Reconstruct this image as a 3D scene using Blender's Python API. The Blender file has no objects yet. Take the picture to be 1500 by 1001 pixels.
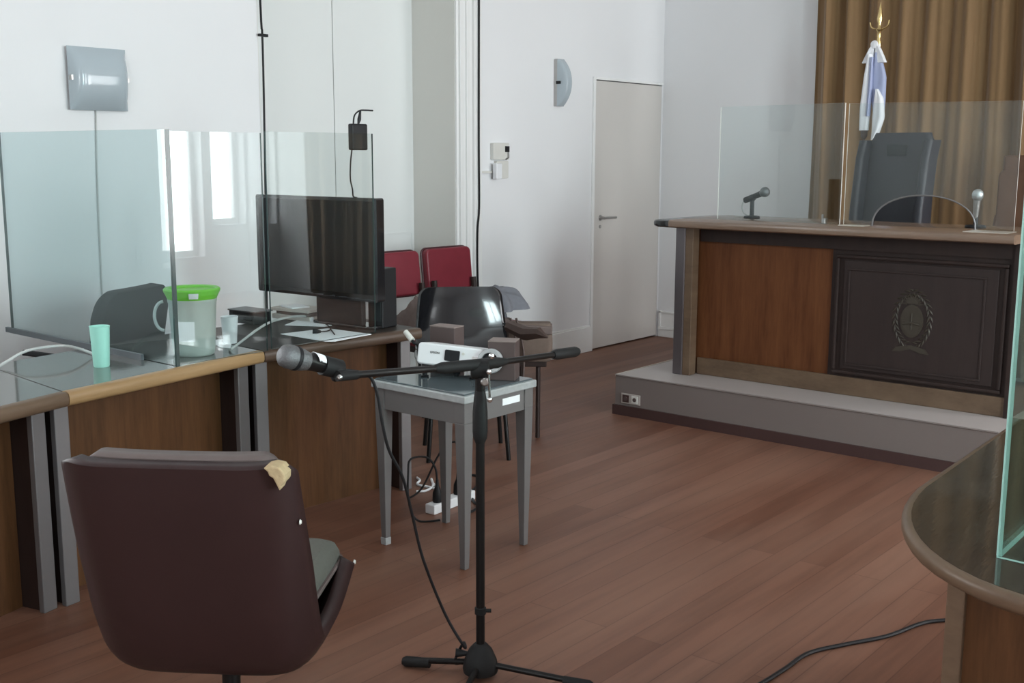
import bpy, bmesh, math, random
from mathutils import Vector, Matrix
random.seed(7)
PI = math.pi
C = bpy.context.scene.collection
scene = bpy.context.scene

# ------------------------------------------------------------------ materials
def new_mat(name):
    m = bpy.data.materials.new(name); m.use_nodes = True
    nt = m.node_tree; b = nt.nodes['Principled BSDF']
    return m, nt, b
def mix_rgb(nt, a, b, fac):
    n = nt.nodes.new('ShaderNodeMix'); n.data_type = 'RGBA'
    for sock, v in ((n.inputs[6], a), (n.inputs[7], b), (n.inputs[0], fac)):
        if hasattr(v, 'is_linked'): nt.links.new(v, sock)
        elif isinstance(v, (int, float)): sock.default_value = v
        else: sock.default_value = (*v, 1)
    return n.outputs[2]
def noise(nt, scale, detail=4, vec=None, rough=.55):
    n = nt.nodes.new('ShaderNodeTexNoise'); n.inputs['Scale'].default_value = scale
    n.inputs['Detail'].default_value = detail; n.inputs['Roughness'].default_value = rough
    if vec is not None: nt.links.new(vec, n.inputs['Vector'])
    return n.outputs['Fac']
def coords(nt, scale=(1,1,1), rot=(0,0,0), kind='Object'):
    t = nt.nodes.new('ShaderNodeTexCoord'); m = nt.nodes.new('ShaderNodeMapping')
    m.inputs['Scale'].default_value = scale; m.inputs['Rotation'].default_value = rot
    nt.links.new(t.outputs[kind], m.inputs['Vector']); return m.outputs['Vector']
def ramp(nt, fac, stops):
    r = nt.nodes.new('ShaderNodeValToRGB'); nt.links.new(fac, r.inputs['Fac'])
    e = r.color_ramp.elements
    while len(e) < len(stops): e.new(.5)
    for el, (p, c) in zip(e, stops):
        el.position = p; el.color = (*c, 1) if not isinstance(c, (int, float)) else (c, c, c, 1)
    return r.outputs['Color']
def bump(nt, b, h, strength=.2, dist=.01):
    n = nt.nodes.new('ShaderNodeBump'); n.inputs['Strength'].default_value = strength
    n.inputs['Distance'].default_value = dist
    nt.links.new(h, n.inputs['Height']); nt.links.new(n.outputs['Normal'], b.inputs['Normal'])
def simple(name, col, rough=.5, metal=0, var=.08, scale=30, spec=.5, bmp=0, coat=0):
    m, nt, b = new_mat(name)
    v = coords(nt)
    f = noise(nt, scale, 4, v)
    lo = tuple(max(0, c * (1 - var)) for c in col); hi = tuple(min(1, c * (1 + var)) for c in col)
    nt.links.new(mix_rgb(nt, lo, hi, f), b.inputs['Base Color'])
    b.inputs['Roughness'].default_value = rough; b.inputs['Metallic'].default_value = metal
    b.inputs['Specular IOR Level'].default_value = spec
    b.inputs['Coat Weight'].default_value = coat
    if bmp: bump(nt, b, f, bmp, .004)
    return m
def wood(name, dark, light, rough=.45, grain=(1, 12, 12), spec=.4, bscale=2.0):
    m, nt, b = new_mat(name)
    v = coords(nt, grain)
    f1 = noise(nt, bscale, 6, v, .6); f2 = noise(nt, bscale * 6, 3, v)
    a = nt.nodes.new('ShaderNodeMath'); a.operation = 'MULTIPLY_ADD'
    nt.links.new(f2, a.inputs[0]); a.inputs[1].default_value = .35; nt.links.new(f1, a.inputs[2])
    col = ramp(nt, a.outputs[0], [(.38, dark), (.62, tuple((d + l) / 2 for d, l in zip(dark, light))), (.92, light)])
    nt.links.new(col, b.inputs['Base Color'])
    b.inputs['Roughness'].default_value = rough; b.inputs['Specular IOR Level'].default_value = spec
    bump(nt, b, f2, .05, .002)
    return m

def floor_mat():
    m, nt, b = new_mat('floorboards')
    v = coords(nt, (1, 1, 1), (0, 0, PI / 2))
    br = nt.nodes.new('ShaderNodeTexBrick'); nt.links.new(v, br.inputs['Vector'])
    br.offset = .37; br.inputs['Scale'].default_value = 1
    br.inputs['Brick Width'].default_value = 2.6; br.inputs['Row Height'].default_value = .105
    br.inputs['Mortar Size'].default_value = .0022; br.inputs['Mortar Smooth'].default_value = .3
    br.inputs['Color1'].default_value = (0, 0, 0, 1); br.inputs['Color2'].default_value = (1, 1, 1, 1)
    br.inputs['Mortar'].default_value = (.0, .0, .0, 1); br.inputs['Bias'].default_value = 0
    g = coords(nt, (14, .9, 1))
    f1 = noise(nt, 1.6, 6, g, .62); f2 = noise(nt, .9, 4, coords(nt, (3.0, .45, 1)))
    tone = ramp(nt, br.outputs['Color'], [(0, FLOOR[0]), (.5, FLOOR[1]), (1, FLOOR[2])])
    dk = mix_rgb(nt, tone, (.060, .026, .016), ramp(nt, f1, [(.42, .0), (.8, .5)]))
    worn = mix_rgb(nt, dk, (.27, .150, .104), ramp(nt, f2, [(.42, .0), (.68, .55)]))
    seam = mix_rgb(nt, worn, (.03, .018, .013), ramp(nt, br.outputs['Fac'], [(.0, 0.), (1., .22)]))
    sc = ramp(nt, noise(nt, 5.5, 5, coords(nt, (3.2, .7, 1)), .7), [(.70, 0.), (.76, .28)])
    col = mix_rgb(nt, seam, (.34, .27, .23), sc)
    nt.links.new(col, b.inputs['Base Color'])
    rr = ramp(nt, f2, [(.3, .42), (.7, .58)])
    nt.links.new(rr, b.inputs['Roughness'])
    b.inputs['Specular IOR Level'].default_value = .35
    bump(nt, b, br.outputs['Fac'], -.12, .002)
    return m
FLOOR = ((.145, .059, .035), (.180, .080, .050), (.212, .099, .064))

def glass_mat(name, tint=(.93, .957, .954)):
    m = bpy.data.materials.new(name); m.use_nodes = True
    nt = m.node_tree; nt.nodes.clear()
    out = nt.nodes.new('ShaderNodeOutputMaterial')
    tr = nt.nodes.new('ShaderNodeBsdfTransparent'); tr.inputs['Color'].default_value = (*tint, 1)
    gl = nt.nodes.new('ShaderNodeBsdfGlossy'); gl.inputs['Roughness'].default_value = .0
    gl.inputs['Color'].default_value = (.95, 1, .99, 1)
    lw = nt.nodes.new('ShaderNodeLayerWeight'); lw.inputs['Blend'].default_value = .5
    p = nt.nodes.new('ShaderNodeMath'); p.operation = 'POWER'; nt.links.new(lw.outputs['Facing'], p.inputs[0]); p.inputs[1].default_value = 5
    a = nt.nodes.new('ShaderNodeMath'); a.operation = 'MULTIPLY_ADD'
    nt.links.new(p.outputs[0], a.inputs[0]); a.inputs[1].default_value = .95; a.inputs[2].default_value = .043
    mx = nt.nodes.new('ShaderNodeMixShader'); nt.links.new(a.outputs[0], mx.inputs[0])
    nt.links.new(tr.outputs[0], mx.inputs[1]); nt.links.new(gl.outputs[0], mx.inputs[2])
    nt.links.new(mx.outputs[0], out.inputs['Surface'])
    return m

M = {}
M['wall_grey'] = simple('grey_wall_paint', (.45, .44, .43), .6, var=.03, scale=1.3, spec=.3)
M['wall'] = simple('wall_paint', (.80, .80, .81), .6, var=.025, scale=1.3, spec=.3, bmp=.04)
M['ceiling'] = simple('ceiling_paint', (.82, .82, .82), .7, var=.02, scale=2)
M['jamb'] = simple('jamb_paint', (.70, .69, .65), .55, var=.02, scale=2)
M['shutter'] = simple('shutter_paint', (.78, .80, .79), .5, var=.02, scale=1.5)
M['trim'] = simple('trim_paint', (.83, .83, .82), .4, var=.02, scale=3)
M['door'] = simple('door_paint', (.62, .59, .56), .5, var=.03, scale=2)
M['floor'] = floor_mat()
M['veneer'] = wood('desk_veneer', (.050, .021, .008), (.125, .054, .021), .55, (9, 9, .8), .2)
M['bench_veneer'] = wood('bench_veneer', (.075, .024, .009), (.155, .058, .022), .5, (9, 9, .8), .2)
M['dark_wood'] = wood('stained_or_shaded_wood', (.014, .007, .006), (.028, .014, .011), .6, (8, 8, .9))
M['emblem_wood'] = wood('dark_panel_wood', (.018, .010, .009), (.030, .018, .016), .55, (9, 9, .8))
M['edge_wood'] = wood('lipping_wood', (.25, .15, .068), (.40, .255, .125), .35, (3, .6, 8))
M['edge_dark'] = wood('worn_lipping_wood', (.085, .052, .033), (.16, .105, .067), .4, (3, .6, 8))
M['edge_black'] = wood('dark_lipping_wood', (.05, .03, .02), (.095, .06, .04), .4, (3, .6, 8))
M['rail'] = simple('dark_grey_rail', (.10, .115, .125), .4, .4, .05)
M['bench_top'] = wood('bench_top_wood', (.15, .098, .07), (.24, .165, .12), .2, (.7, 6, 8), .6)
M['laminate'] = wood('desktop_dark', (.03, .024, .02), (.055, .044, .036), .06, (8, 1, 1), .55)
M['post'] = simple('grey_metal', (.20, .192, .196), .42, .55, .05, 20)
M['post_dark'] = simple('bench_post_metal', (.17, .15, .155), .3, .7, .06, 12)
M['glass'] = glass_mat('screen_glass')
M['glass_divider'] = glass_mat('divider_glass', (.84, .905, .91))
M['glass_green'] = glass_mat('thick_screen_glass', (.80, .90, .87))
M['glass_edge'] = simple('glass_edge', (.035, .06, .058), .15, 0, .1)
M['glass_edge_pale'] = simple('polished_glass_edge', (.42, .55, .52), .2, 0, .1)
M['glass_edge_white'] = simple('ground_glass_edge', (.75, .74, .70), .3, 0, .05)
M['black'] = simple('black_plastic', (.012, .012, .0135), .5, 0, .1, 30, .28)
M['black_soft'] = simple('black_mesh_fabric', (.030, .034, .036), .85, 0, .2, 200, .2, .2)
M['gloss_black'] = simple('glossy_black_plastic', (.012, .012, .014), .12, 0, .1, 20, .6, 0, .4)
M['screen'] = simple('tv_glass', (.012, .014, .016), .3, 0, .05, 30, .15)
M['rubber'] = simple('black_rubber', (.013, .013, .0135), .6, 0, .1, 30, .25)
M['stand'] = simple('black_painted_steel', (.009, .008, .008), .38, 0, .1, 20, .25)
M['chrome'] = simple('chrome', (.75, .75, .75), .15, 1, .03)
M['steel'] = simple('dull_steel', (.45, .44, .43), .35, 1, .06)
M['grille'] = simple('microphone_mesh', (.16, .165, .17), .45, .6, .25, 260, .5, .5)
M['silver_grille'] = simple('silver_mesh', (.5, .52, .53), .35, .8, .2, 260, .5, .4)
M['red'] = simple('red_leatherette', (.20, .022, .035), .42, 0, .12, 14, .4)
M['red_dark'] = simple('dark_red_piping', (.055, .012, .016), .5, 0, .1)
M['brown'] = simple('brown_leatherette', (.028, .0120, .0120), .45, 0, .12, 22, .35, .06)
M['brown_rim'] = simple('worn_leatherette', (.13, .10, .095), .5, 0, .12, 22, .3, .06)
M['seat_grey'] = simple('grey_seat_fabric', (.115, .115, .10), .85, 0, .12, 120, .2, .1)
M['foam'] = simple('yellowed_foam', (.46, .35, .21), .9, 0, .2, 90, .1, .5)
M['mint'] = simple('mint_plastic', (.36, .74, .63), .4, 0, .03)
M['green'] = simple('lime_green_plastic', (.17, .58, .05), .35, 0, .06)
m_, nt_, b_ = new_mat('frosted_plastic')
b_.inputs['Base Color'].default_value = (.62, .70, .66, 1); b_.inputs['Roughness'].default_value = .35
b_.inputs['Transmission Weight'].default_value = .35
nt_.links.new(mix_rgb(nt_, (.58, .67, .62), (.66, .73, .69), noise(nt_, 9)), b_.inputs['Base Color'])
M['frosted'] = m_
M['white'] = simple('white_plastic', (.80, .81, .83), .35, 0, .02)
M['offwhite'] = simple('aged_white_plastic', (.66, .65, .61), .4, 0, .04)
M['paper'] = simple('white_paper', (.88, .90, .92), .7, 0, .015)
M['paper_old'] = simple('worn_paper', (.55, .50, .46), .8, 0, .12, 12)
M['cable_grey'] = simple('grey_cable', (.50, .51, .50), .4, 0, .05)
M['lamp'] = simple('lamp_shade_grey', (.42, .48, .52), .12, 0, .03, 3, .6)
M['table'] = simple('grey_table_paint', (.140, .132, .131), .5, 0, .07, 9)
M['table_glass'] = simple('table_glass_top', (.09, .11, .12), .05, 0, .05, 9, .6)
M['table_rim'] = simple('worn_table_edge', (.36, .375, .38), .4, 0, .3, 40)
M['carton'] = simple('brown_box_board', (.085, .058, .055), .6, 0, .08, 14)
M['carton_top'] = simple('brown_box_top', (.24, .185, .17), .6, 0, .1, 14)
M['beige_bag'] = simple('beige_canvas', (.15, .112, .092), .85, 0, .15, 40, .2, .2)
M['grey_cloth'] = simple('grey_cloth', (.16, .165, .185), .9, 0, .15, 50, .2, .2)
M['taupe_cloth'] = simple('taupe_cloth', (.16, .125, .115), .9, 0, .18, 50, .2, .2)
M['strap'] = simple('dark_brown_strap', (.06, .035, .028), .6, 0, .1)
M['platform'] = simple('platform_vinyl_shade', (.175, .143, .132), .5, 0, .05, 3)  # platform sides, their shade put into the colour
M['platform_top'] = simple('platform_vinyl_lit', (.42, .375, .36), .5, 0, .05, 3)  # same vinyl on top, light from above put into the colour
M['laminate_grey'] = wood('desktop_grey', (.085, .083, .078), (.115, .110, .102), .07, (8, 1, 1), .55)
M['laminate_matt'] = wood('desktop_dark_matt', (.022, .018, .016), (.040, .032, .027), .45, (8, 1, 1), .2)
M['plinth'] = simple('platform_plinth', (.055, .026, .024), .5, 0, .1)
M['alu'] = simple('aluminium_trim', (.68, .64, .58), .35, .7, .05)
M['judge'] = simple('charcoal_leather', (.020, .021, .028), .5, 0, .1, 12)
M['brown_chair'] = wood('chair_wood', (.07, .032, .017), (.13, .06, .03), .4, (8, 8, 1))
M['curtain'] = None
m_, nt_, b_ = new_mat('brown_curtain')
nt_.links.new(mix_rgb(nt_, (.165, .092, .036), (.25, .148, .062), noise(nt_, 2.2, 5, coords(nt_, (6, 6, .5)))), b_.inputs['Base Color'])
b_.inputs['Roughness'].default_value = .75; b_.inputs['Sheen Weight'].default_value = .25
M['curtain'] = m_
M['flag_white'] = simple('flag_white', (.78, .79, .82), .6, 0, .03)
M['flag_blue'] = simple('flag_blue', (.33, .37, .54), .6, 0, .06)
M['brass'] = simple('brass', (.72, .55, .26), .25, 1, .05)
M['brass_dull'] = simple('tarnished_brass', (.040, .031, .021), .6, .0, .2, 60)
M['sheer'] = simple('white_voile', (.85, .86, .87), .8, 0, .02)
M['outlet_grey'] = simple('outlet_plate', (.42, .37, .34), .4, 0, .05)
M['outlet_ring'] = simple('grey_lens_ring', (.40, .40, .41), .35, .0, .05)
M['night'] = simple('exterior_ground', (.3, .3, .28), .9)

# ------------------------------------------------------------------ mesh builder
class MB:
    def __init__(s): s.v = []; s.f = []; s.mi = []
    def add(s, vs, fs, mi=0):
        o = len(s.v); s.v += [Vector(p) for p in vs]
        for f in fs: s.f.append([i + o for i in f]); s.mi.append(mi)
        return s
    def box(s, lo, hi, mi=0, rz=0, pivot=None):
        x0, y0, z0 = lo; x1, y1, z1 = hi
        vs = [Vector(p) for p in ((x0,y0,z0),(x1,y0,z0),(x1,y1,z0),(x0,y1,z0),(x0,y0,z1),(x1,y0,z1),(x1,y1,z1),(x0,y1,z1))]
        if rz:
            pv = Vector(pivot) if pivot else Vector(((x0+x1)/2, (y0+y1)/2, 0)); R = Matrix.Rotation(rz, 3, 'Z')
            vs = [R @ (p - pv) + pv for p in vs]
        return s.add(vs, [(0,3,2,1),(4,5,6,7),(0,1,5,4),(1,2,6,5),(2,3,7,6),(3,0,4,7)], mi)
    def hexa(s, bot, top, mi=0):
        return s.add(list(bot) + list(top), [(3,2,1,0),(4,5,6,7),(0,1,5,4),(1,2,6,5),(2,3,7,6),(3,0,4,7)], mi)
    def ring_loft(s, rings, cap=True, mi=0, close=True):
        n = len(rings[0]); vs = [p for r in rings for p in r]; fs = []
        for i in range(len(rings) - 1):
            for j in range(n if close else n - 1):
                k = (j + 1) % n
                fs.append((i*n+j, i*n+k, (i+1)*n+k, (i+1)*n+j))
        if cap:
            fs.append(tuple(range(n - 1, -1, -1))); fs.append(tuple((len(rings)-1)*n + j for j in range(n)))
        return s.add(vs, fs, mi)
    def tube(s, pts, r, n=10, mi=0, smooth=0):
        pts = [Vector(p) for p in pts]
        if smooth:
            q = []
            P = [pts[0]] + pts + [pts[-1]]
            for i in range(1, len(P) - 2):
                for k in range(smooth):
                    t = k / smooth
                    a, b, c, d = P[i-1], P[i], P[i+1], P[i+2]
                    q.append(.5*((2*b) + (c-a)*t + (2*a-5*b+4*c-d)*t*t + (3*b-a-3*c+d)*t**3))
            q.append(pts[-1]); pts = q
        rs = r if isinstance(r, (list, tuple)) else [r] * len(pts)
        if len(rs) != len(pts): rs = [rs[0] + (rs[-1]-rs[0]) * i/(len(pts)-1) for i in range(len(pts))]
        rings = []; up = None
        for i, p in enumerate(pts):
            d = (pts[min(i+1, len(pts)-1)] - pts[max(i-1, 0)])
            if d.length < 1e-9: d = Vector((0,0,1))
            d.normalize()
            if up is None:
                up = Vector((0,0,1)) if abs(d.z) < .9 else Vector((1,0,0))
            a = d.cross(up)
            if a.length < 1e-6: a = d.orthogonal()
            a.normalize(); b = a.cross(d); up = b
            rings.append([p + rs[i]*(a*math.cos(t) + b*math.sin(t)) for t in [2*PI*k/n for k in range(n)]])
        return s.ring_loft(rings, True, mi)
    def lathe(s, prof, base=(0,0,0), axis=(0,0,1), n=28, mi=0):
        base = Vector(base); ax = Vector(axis).normalized(); a = ax.orthogonal().normalized(); b = ax.cross(a)
        rings = [[base + ax*h + max(r, 1e-4)*(a*math.cos(t) + b*math.sin(t)) for t in [2*PI*k/n for k in range(n)]] for r, h in prof]
        return s.ring_loft(rings, True, mi)
    def prism(s, outline, vec, mi=0, mi_side=None):
        n = len(outline); vec = Vector(vec)
        o = len(s.v); s.v += [Vector(p) for p in outline] + [Vector(p) + vec for p in outline]
        s.f.append([o + i for i in range(n-1, -1, -1)]); s.mi.append(mi)
        s.f.append([o + n + i for i in range(n)]); s.mi.append(mi)
        for i in range(n):
            j = (i+1) % n
            s.f.append([o+i, o+j, o+n+j, o+n+i]); s.mi.append(mi if mi_side is None else mi_side)
        return s
    def grid(s, fn, nu, nv, mi=0, wrap=False):
        vs = [fn(i/(nu if wrap else nu-1), j/(nv-1)) for j in range(nv) for i in range(nu)]; fs = []
        for j in range(nv-1):
            for i in range(nu if wrap else nu-1):
                k = (i+1) % nu
                fs.append((j*nu+i, j*nu+k, (j+1)*nu+k, (j+1)*nu+i))
        return s.add(vs, fs, mi)
    def xf(s, mat):
        s.v = [mat @ p for p in s.v]; return s
    def build(s, name, mats, parent=None, world=True, bevel=0, smooth=False, solid=0, sub=0, seg=2):
        me = bpy.data.meshes.new(name)
        vs = s.v
        if parent is not None and world:
            root = parent
            while root.parent: root = root.parent
            inv = (Matrix.Translation(root.location) @ root.rotation_euler.to_matrix().to_4x4()).inverted()
            vs = [inv @ p for p in vs]
        off = Vector((0,0,0))
        if parent is None:
            xs = [p.x for p in vs]; ys = [p.y for p in vs]; zs = [p.z for p in vs]
            off = Vector(((min(xs)+max(xs))/2, (min(ys)+max(ys))/2, min(zs)))
        me.from_pydata([tuple(p - off) for p in vs], [], s.f)
        bm = bmesh.new(); bm.from_mesh(me); bmesh.ops.recalc_face_normals(bm, faces=bm.faces); bm.to_mesh(me); bm.free()
        if not isinstance(mats, (list, tuple)): mats = [mats]
        for m in mats: me.materials.append(M[m] if isinstance(m, str) else m)
        for p, i in zip(me.polygons, s.mi): p.material_index = i; p.use_smooth = bool(smooth)
        o = bpy.data.objects.new(name, me); C.objects.link(o); o.location = off
        if parent is not None: o.parent = parent
        if solid:
            md = o.modifiers.new('solid', 'SOLIDIFY'); md.thickness = solid; md.offset = 0
        if bevel:
            md = o.modifiers.new('bevel', 'BEVEL'); md.width = bevel; md.segments = seg; md.limit_method = 'ANGLE'; md.angle_limit = math.radians(40)
        if sub:
            md = o.modifiers.new('sub', 'SUBSURF'); md.levels = sub; md.render_levels = sub
        if smooth and not sub:
            try:
                me.set_sharp_from_angle(angle=math.radians(smooth if smooth > 1 else 40))
            except Exception: pass
        return o
def tag(o, label, cat, group=None):
    o['label'] = label; o['category'] = cat
    if group: o['group'] = group
    return o
def thing(name, label, cat, loc=(0,0,0), rz=0, group=None):
    o = bpy.data.objects.new(name, None); C.objects.link(o); o.empty_display_size = .1
    o.location = loc; o.rotation_euler = (0, 0, rz)
    return tag(o, label, cat, group)
def struct(name, mb, mat, parent=None, **k):
    o = mb.build(name, mat, parent, **k)
    if parent is None: o['kind'] = 'structure'
    return o
def copy_thing(root):
    r = root.copy(); C.objects.link(r)
    def rec(src, dst):
        for ch in list(src.children):
            c = ch.copy(); C.objects.link(c); c.parent = dst; rec(ch, c)
    rec(root, r); return r
def plabel(o, t): o['label'] = t; return o

# ------------------------------------------------------------------ camera
H = 1.5
cam_d = bpy.data.cameras.new('camera'); cam = bpy.data.objects.new('camera', cam_d); C.objects.link(cam)
fpx, pit, rol, yaw = 1646.3, .16508, .0030187, .692364
cam_d.sensor_width = 36; cam_d.lens = 36 * fpx / 1500; cam_d.clip_start = .05
Fv = Vector((-math.sin(yaw)*math.cos(pit), math.cos(yaw)*math.cos(pit), -math.sin(pit)))
Rv = Vector((math.cos(yaw), math.sin(yaw), 0)); Uv = Rv.cross(Fv)
Rr = Rv*math.cos(rol) + Uv*math.sin(rol); Ur = Uv*math.cos(rol) - Rv*math.sin(rol)
mt = Matrix((Rr, Ur, -Fv)).transposed().to_4x4(); mt.translation = (0, 0, H)
cam.matrix_world = mt; scene.camera = cam

# ------------------------------------------------------------------ room shell
XL, XR, YF, YN, ZC = -5.01, 3.0, 7.95, -2.4, 3.7
struct('floor', MB().box((XL-.5, YN-.2, -.1), (XR+.3, YF+.3, 0)), 'floor')
struct('ceiling', MB().box((XL-.5, YN-.2, ZC), (XR+.3, YF+.3, ZC+.1)), 'ceiling')
NY0, NY1, NZ, ND = 3.90, 5.46, 3.0, .38      # niche
WL = (-.75, 1.30, .92, 3.0)                  # window in the left wall
DR = (7.00, 7.93, 2.055)                     # door opening
w = MB(); x0, x1 = XL-.5, XL
w.box((x0, YN-.2, 0), (x1, WL[0], ZC)); w.box((x0, WL[0], 0), (x1, WL[1], WL[2])); w.box((x0, WL[0], WL[3]), (x1, WL[1], ZC))
w.box((x0, WL[1], 0), (x1, NY0, ZC)); w.box((x0, NY0, NZ), (x1, NY1, ZC)); w.box((x0, NY0, 0), (XL-ND-.05, NY1, NZ))
w.box((x0, NY1, 0), (x1, DR[0], ZC)); w.box((x0, DR[0], DR[2]), (x1, DR[1], ZC)); w.box((x0, DR[1], 0), (x1, YF+.3, ZC))
w.box((x0, DR[0], 0), (XL-.06, DR[1], DR[2]))
struct('wall_left', w, 'wall')
struct('wall_far', MB().box((XL, YF, 0), (XR+.3, YF+.3, ZC)), 'wall')
WN = (-.7, .9, .95, 3.0)  # window behind the camera, added as fill for faces turned to it
w = MB(); w.box((XL, YN-.2, 0), (WN[0], YN, ZC)); w.box((WN[1], YN-.2, 0), (XR+.3, YN, ZC)); w.box((WN[0], YN-.2, 0), (WN[1], YN, WN[2])); w.box((WN[0], YN-.2, WN[3]), (WN[1], YN, ZC))
struct('wall_near', w, 'wall')
WR = [(1.5, 2.9, .55, 3.1), (4.1, 5.4, .55, 3.1), (6.25, 7.36, .42, 3.1), (7.48, 7.92, .74, 3.1)]
w = MB(); y = YN
for a, b, z0, z1 in WR:
    w.box((XR, y, 0), (XR+.3, a, ZC)); w.box((XR, a, 0), (XR+.3, b, z0)); w.box((XR, a, z1), (XR+.3, b, ZC)); y = b
w.box((XR, y, 0), (XR+.3, YF, ZC))
struct('wall_right', w, 'wall')
# windows: frame, mullion and panes
def window(n, xa, xb, ya, yb, za, zb):
    fr = MB(); t = .06; ym = (ya+yb)/2
    fr.box((xa, ya, za), (xb, ya+t, zb)); fr.box((xa, yb-t, za), (xb, yb, zb)); fr.box((xa, ya+t, za), (xb, yb-t, za+t)); fr.box((xa, ya+t, zb-t), (xb, yb-t, zb))
    if yb-ya > 1.2: fr.box((xa, ym-.045, za+t), (xb, ym+.045, zb-t))
    o = struct('window_%d' % n, fr, 'trim')
    p = MB(); xm = (xa+xb)/2
    p.box((xm-.003, ya+t, za+t), (xm+.003, yb-t, zb-t))
    q = p.build('window_pane', 'glass', None); q.parent = o; q.location = q.location - o.location
    return o
window(1, XL-.32, XL-.26, *WL)
for i, r in enumerate(WR): window(i+2, XR+.12, XR+.18, *r)
fr = MB(); xa, xb_, za, zb_ = WN; t_ = .06; xm_ = (xa+xb_)/2
fr.box((xa, YN-.16, za), (xa+t_, YN-.10, zb_)); fr.box((xb_-t_, YN-.16, za), (xb_, YN-.10, zb_)); fr.box((xa+t_, YN-.16, za), (xb_-t_, YN-.10, za+t_)); fr.box((xa+t_, YN-.16, zb_-t_), (xb_-t_, YN-.10, zb_)); fr.box((xm_-.045, YN-.16, za+t_), (xm_+.045, YN-.10, zb_-t_))
wo = struct('window_6', fr, 'trim')  # added fill window behind the camera
q = MB().box((xa+t_, YN-.133, za+t_), (xb_-t_, YN-.127, zb_-t_)).build('window_pane', 'glass', None); q.parent = wo; q.location = q.location - wo.location

# niche: jambs and closed double shutter door
jm = MB(); jm.box((XL-ND, NY1-.004, 0), (XL-.001, NY1+.0, NZ)); jm.box((XL-ND, NY0, 0), (XL-.001, NY0+.004, NZ)); jm.box((XL-ND, NY0+.004, NZ-.004), (XL-.001, NY1-.004, NZ))
struct('trim_1', jm, 'jamb')
xb = XL - ND
d2 = MB(); d2.box((xb-.04, NY0+.004, .0), (xb, 4.762, NZ-.004)); d2.box((xb-.04, 4.768, .0), (xb, NY1-.004, NZ-.004))
door2 = struct('door_2', d2, 'shutter')
for (ya, yb2) in ((4.87, NY1-.02),):
    for (za, zb2) in ((.14, .985),):
        f = MB(); t = .012
        f.box((xb, ya, za), (xb+.003, yb2, za+t)); f.box((xb, ya, zb2-t), (xb+.003, yb2, zb2)); f.box((xb, ya, za+t), (xb+.003, ya+t, zb2-t)); f.box((xb, yb2-t, za+t), (xb+.003, yb2, zb2-t))
        q = f.build('panel_moulding', 'shutter', None); q.parent = door2; q.location = q.location - door2.location
tr = MB()
for ya, yb2, d in ((NY1, 5.685, .012), (NY1+.02, NY1+.055, .028), (NY1+.085, NY1+.115, .026), (NY1+.15, 5.685, .034)):
    tr.box((XL, ya, 0), (XL+d, yb2, NZ+.1))
struct('trim_2', tr, 'trim', bevel=.004)
bb = MB(); bb.box((XL, 5.69, 0), (XL+.016, 6.975, .19)); bb.box((XL, 5.69, .19), (XL+.008, 6.975, .205))
bb.box((XL, 1.0, 0), (XL+.016, 3.68, .19)); bb.box((XL, YN, 0), (XL+.016, 1.0, .19))
struct('baseboard_left', bb, 'trim', bevel=.003)
bb = MB(); bb.box((XL+.02, YF-.018, 0), (-1.0, YF, .075)); bb.box((XL+.02, YF-.010, .075), (-1.0, YF, .20)); bb.box((XL+.02, YF-.020, .20), (-1.0, YF, .215)); bb.box((XL+.02, YF-.02, .075), (XL+.04, YF, .22)); bb.box((XL+.02, YF-.026, .062), (-1.0, YF, .085))
struct('baseboard_far', bb, 'trim', bevel=.003)
# door in the far corner of the left wall
dm = MB(); dm.box((XL-.045, DR[0]+.006, .012), (XL+.004, DR[1]-.006, DR[2]-.008))
door1 = struct('door_1', dm, 'door', bevel=.003)
def kid(mb, name, mat, par, **k):
    q = mb.build(name, mat, None, **k); q.parent = par; q.location = q.location - par.location; return q
dh = MB(); dh.lathe([(.022, 0), (.022, .006), (.012, .008), (.010, .045)], (XL+.004, 7.09, 1.022), (1, 0, 0)); dh.tube([(XL+.045, 7.085, 1.022), (XL+.05, 7.12, 1.024), (XL+.047, 7.245, 1.020)], .009)
kid(dh, 'door_handle', 'steel', door1, smooth=True)
kid(MB().lathe([(.013, 0), (.013, .005), (.004, .005)], (XL+.004, 7.088, .955), (1, 0, 0)), 'keyhole_plate', 'steel', door1, smooth=True)
fr = MB(); fr.box((XL, DR[0]-.028, 0), (XL+.016, DR[0]-.002, DR[2]+.018)); fr.box((XL, DR[0]-.002, DR[2]-.002), (XL+.016, DR[1], DR[2]+.018))
struct('trim_3', fr, 'trim', bevel=.003)

# ------------------------------------------------------------------ daylight through the windows, with an added fill window
wd = bpy.data.worlds.new('world'); scene.world = wd; wd.use_nodes = True
nt = wd.node_tree; bg = nt.nodes['Background']
sky = nt.nodes.new('ShaderNodeTexSky'); sky.sky_type = 'HOSEK_WILKIE'; sky.turbidity = 5; sky.sun_direction = Vector((-.3, -.5, .6)).normalized()
nt.links.new(sky.outputs['Color'], bg.inputs['Color']); bg.inputs['Strength'].default_value = 1.0
def area(name, loc, rot, sx, sy, power, col=(1, .965, .985)):
    l = bpy.data.lights.new(name, 'AREA'); l.shape = 'RECTANGLE'; l.size = sx; l.size_y = sy; l.energy = power; l.color = col
    o = bpy.data.objects.new(name, l); C.objects.link(o); o.location = loc; o.rotation_euler = rot
    return o
PW = 42
for i, (a, b, z0, z1) in enumerate(WR):
    area('daylight_or_fill', (XR+.26, (a+b)/2, (z0+z1)/2), (0, PI/2, 0), z1-z0, b-a, PW*(1.92, 1, 1.12, 1.12)[i]*(b-a)*(z1-z0), (.84, .96, 1) if i == 0 else (1, .965, .985))
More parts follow.
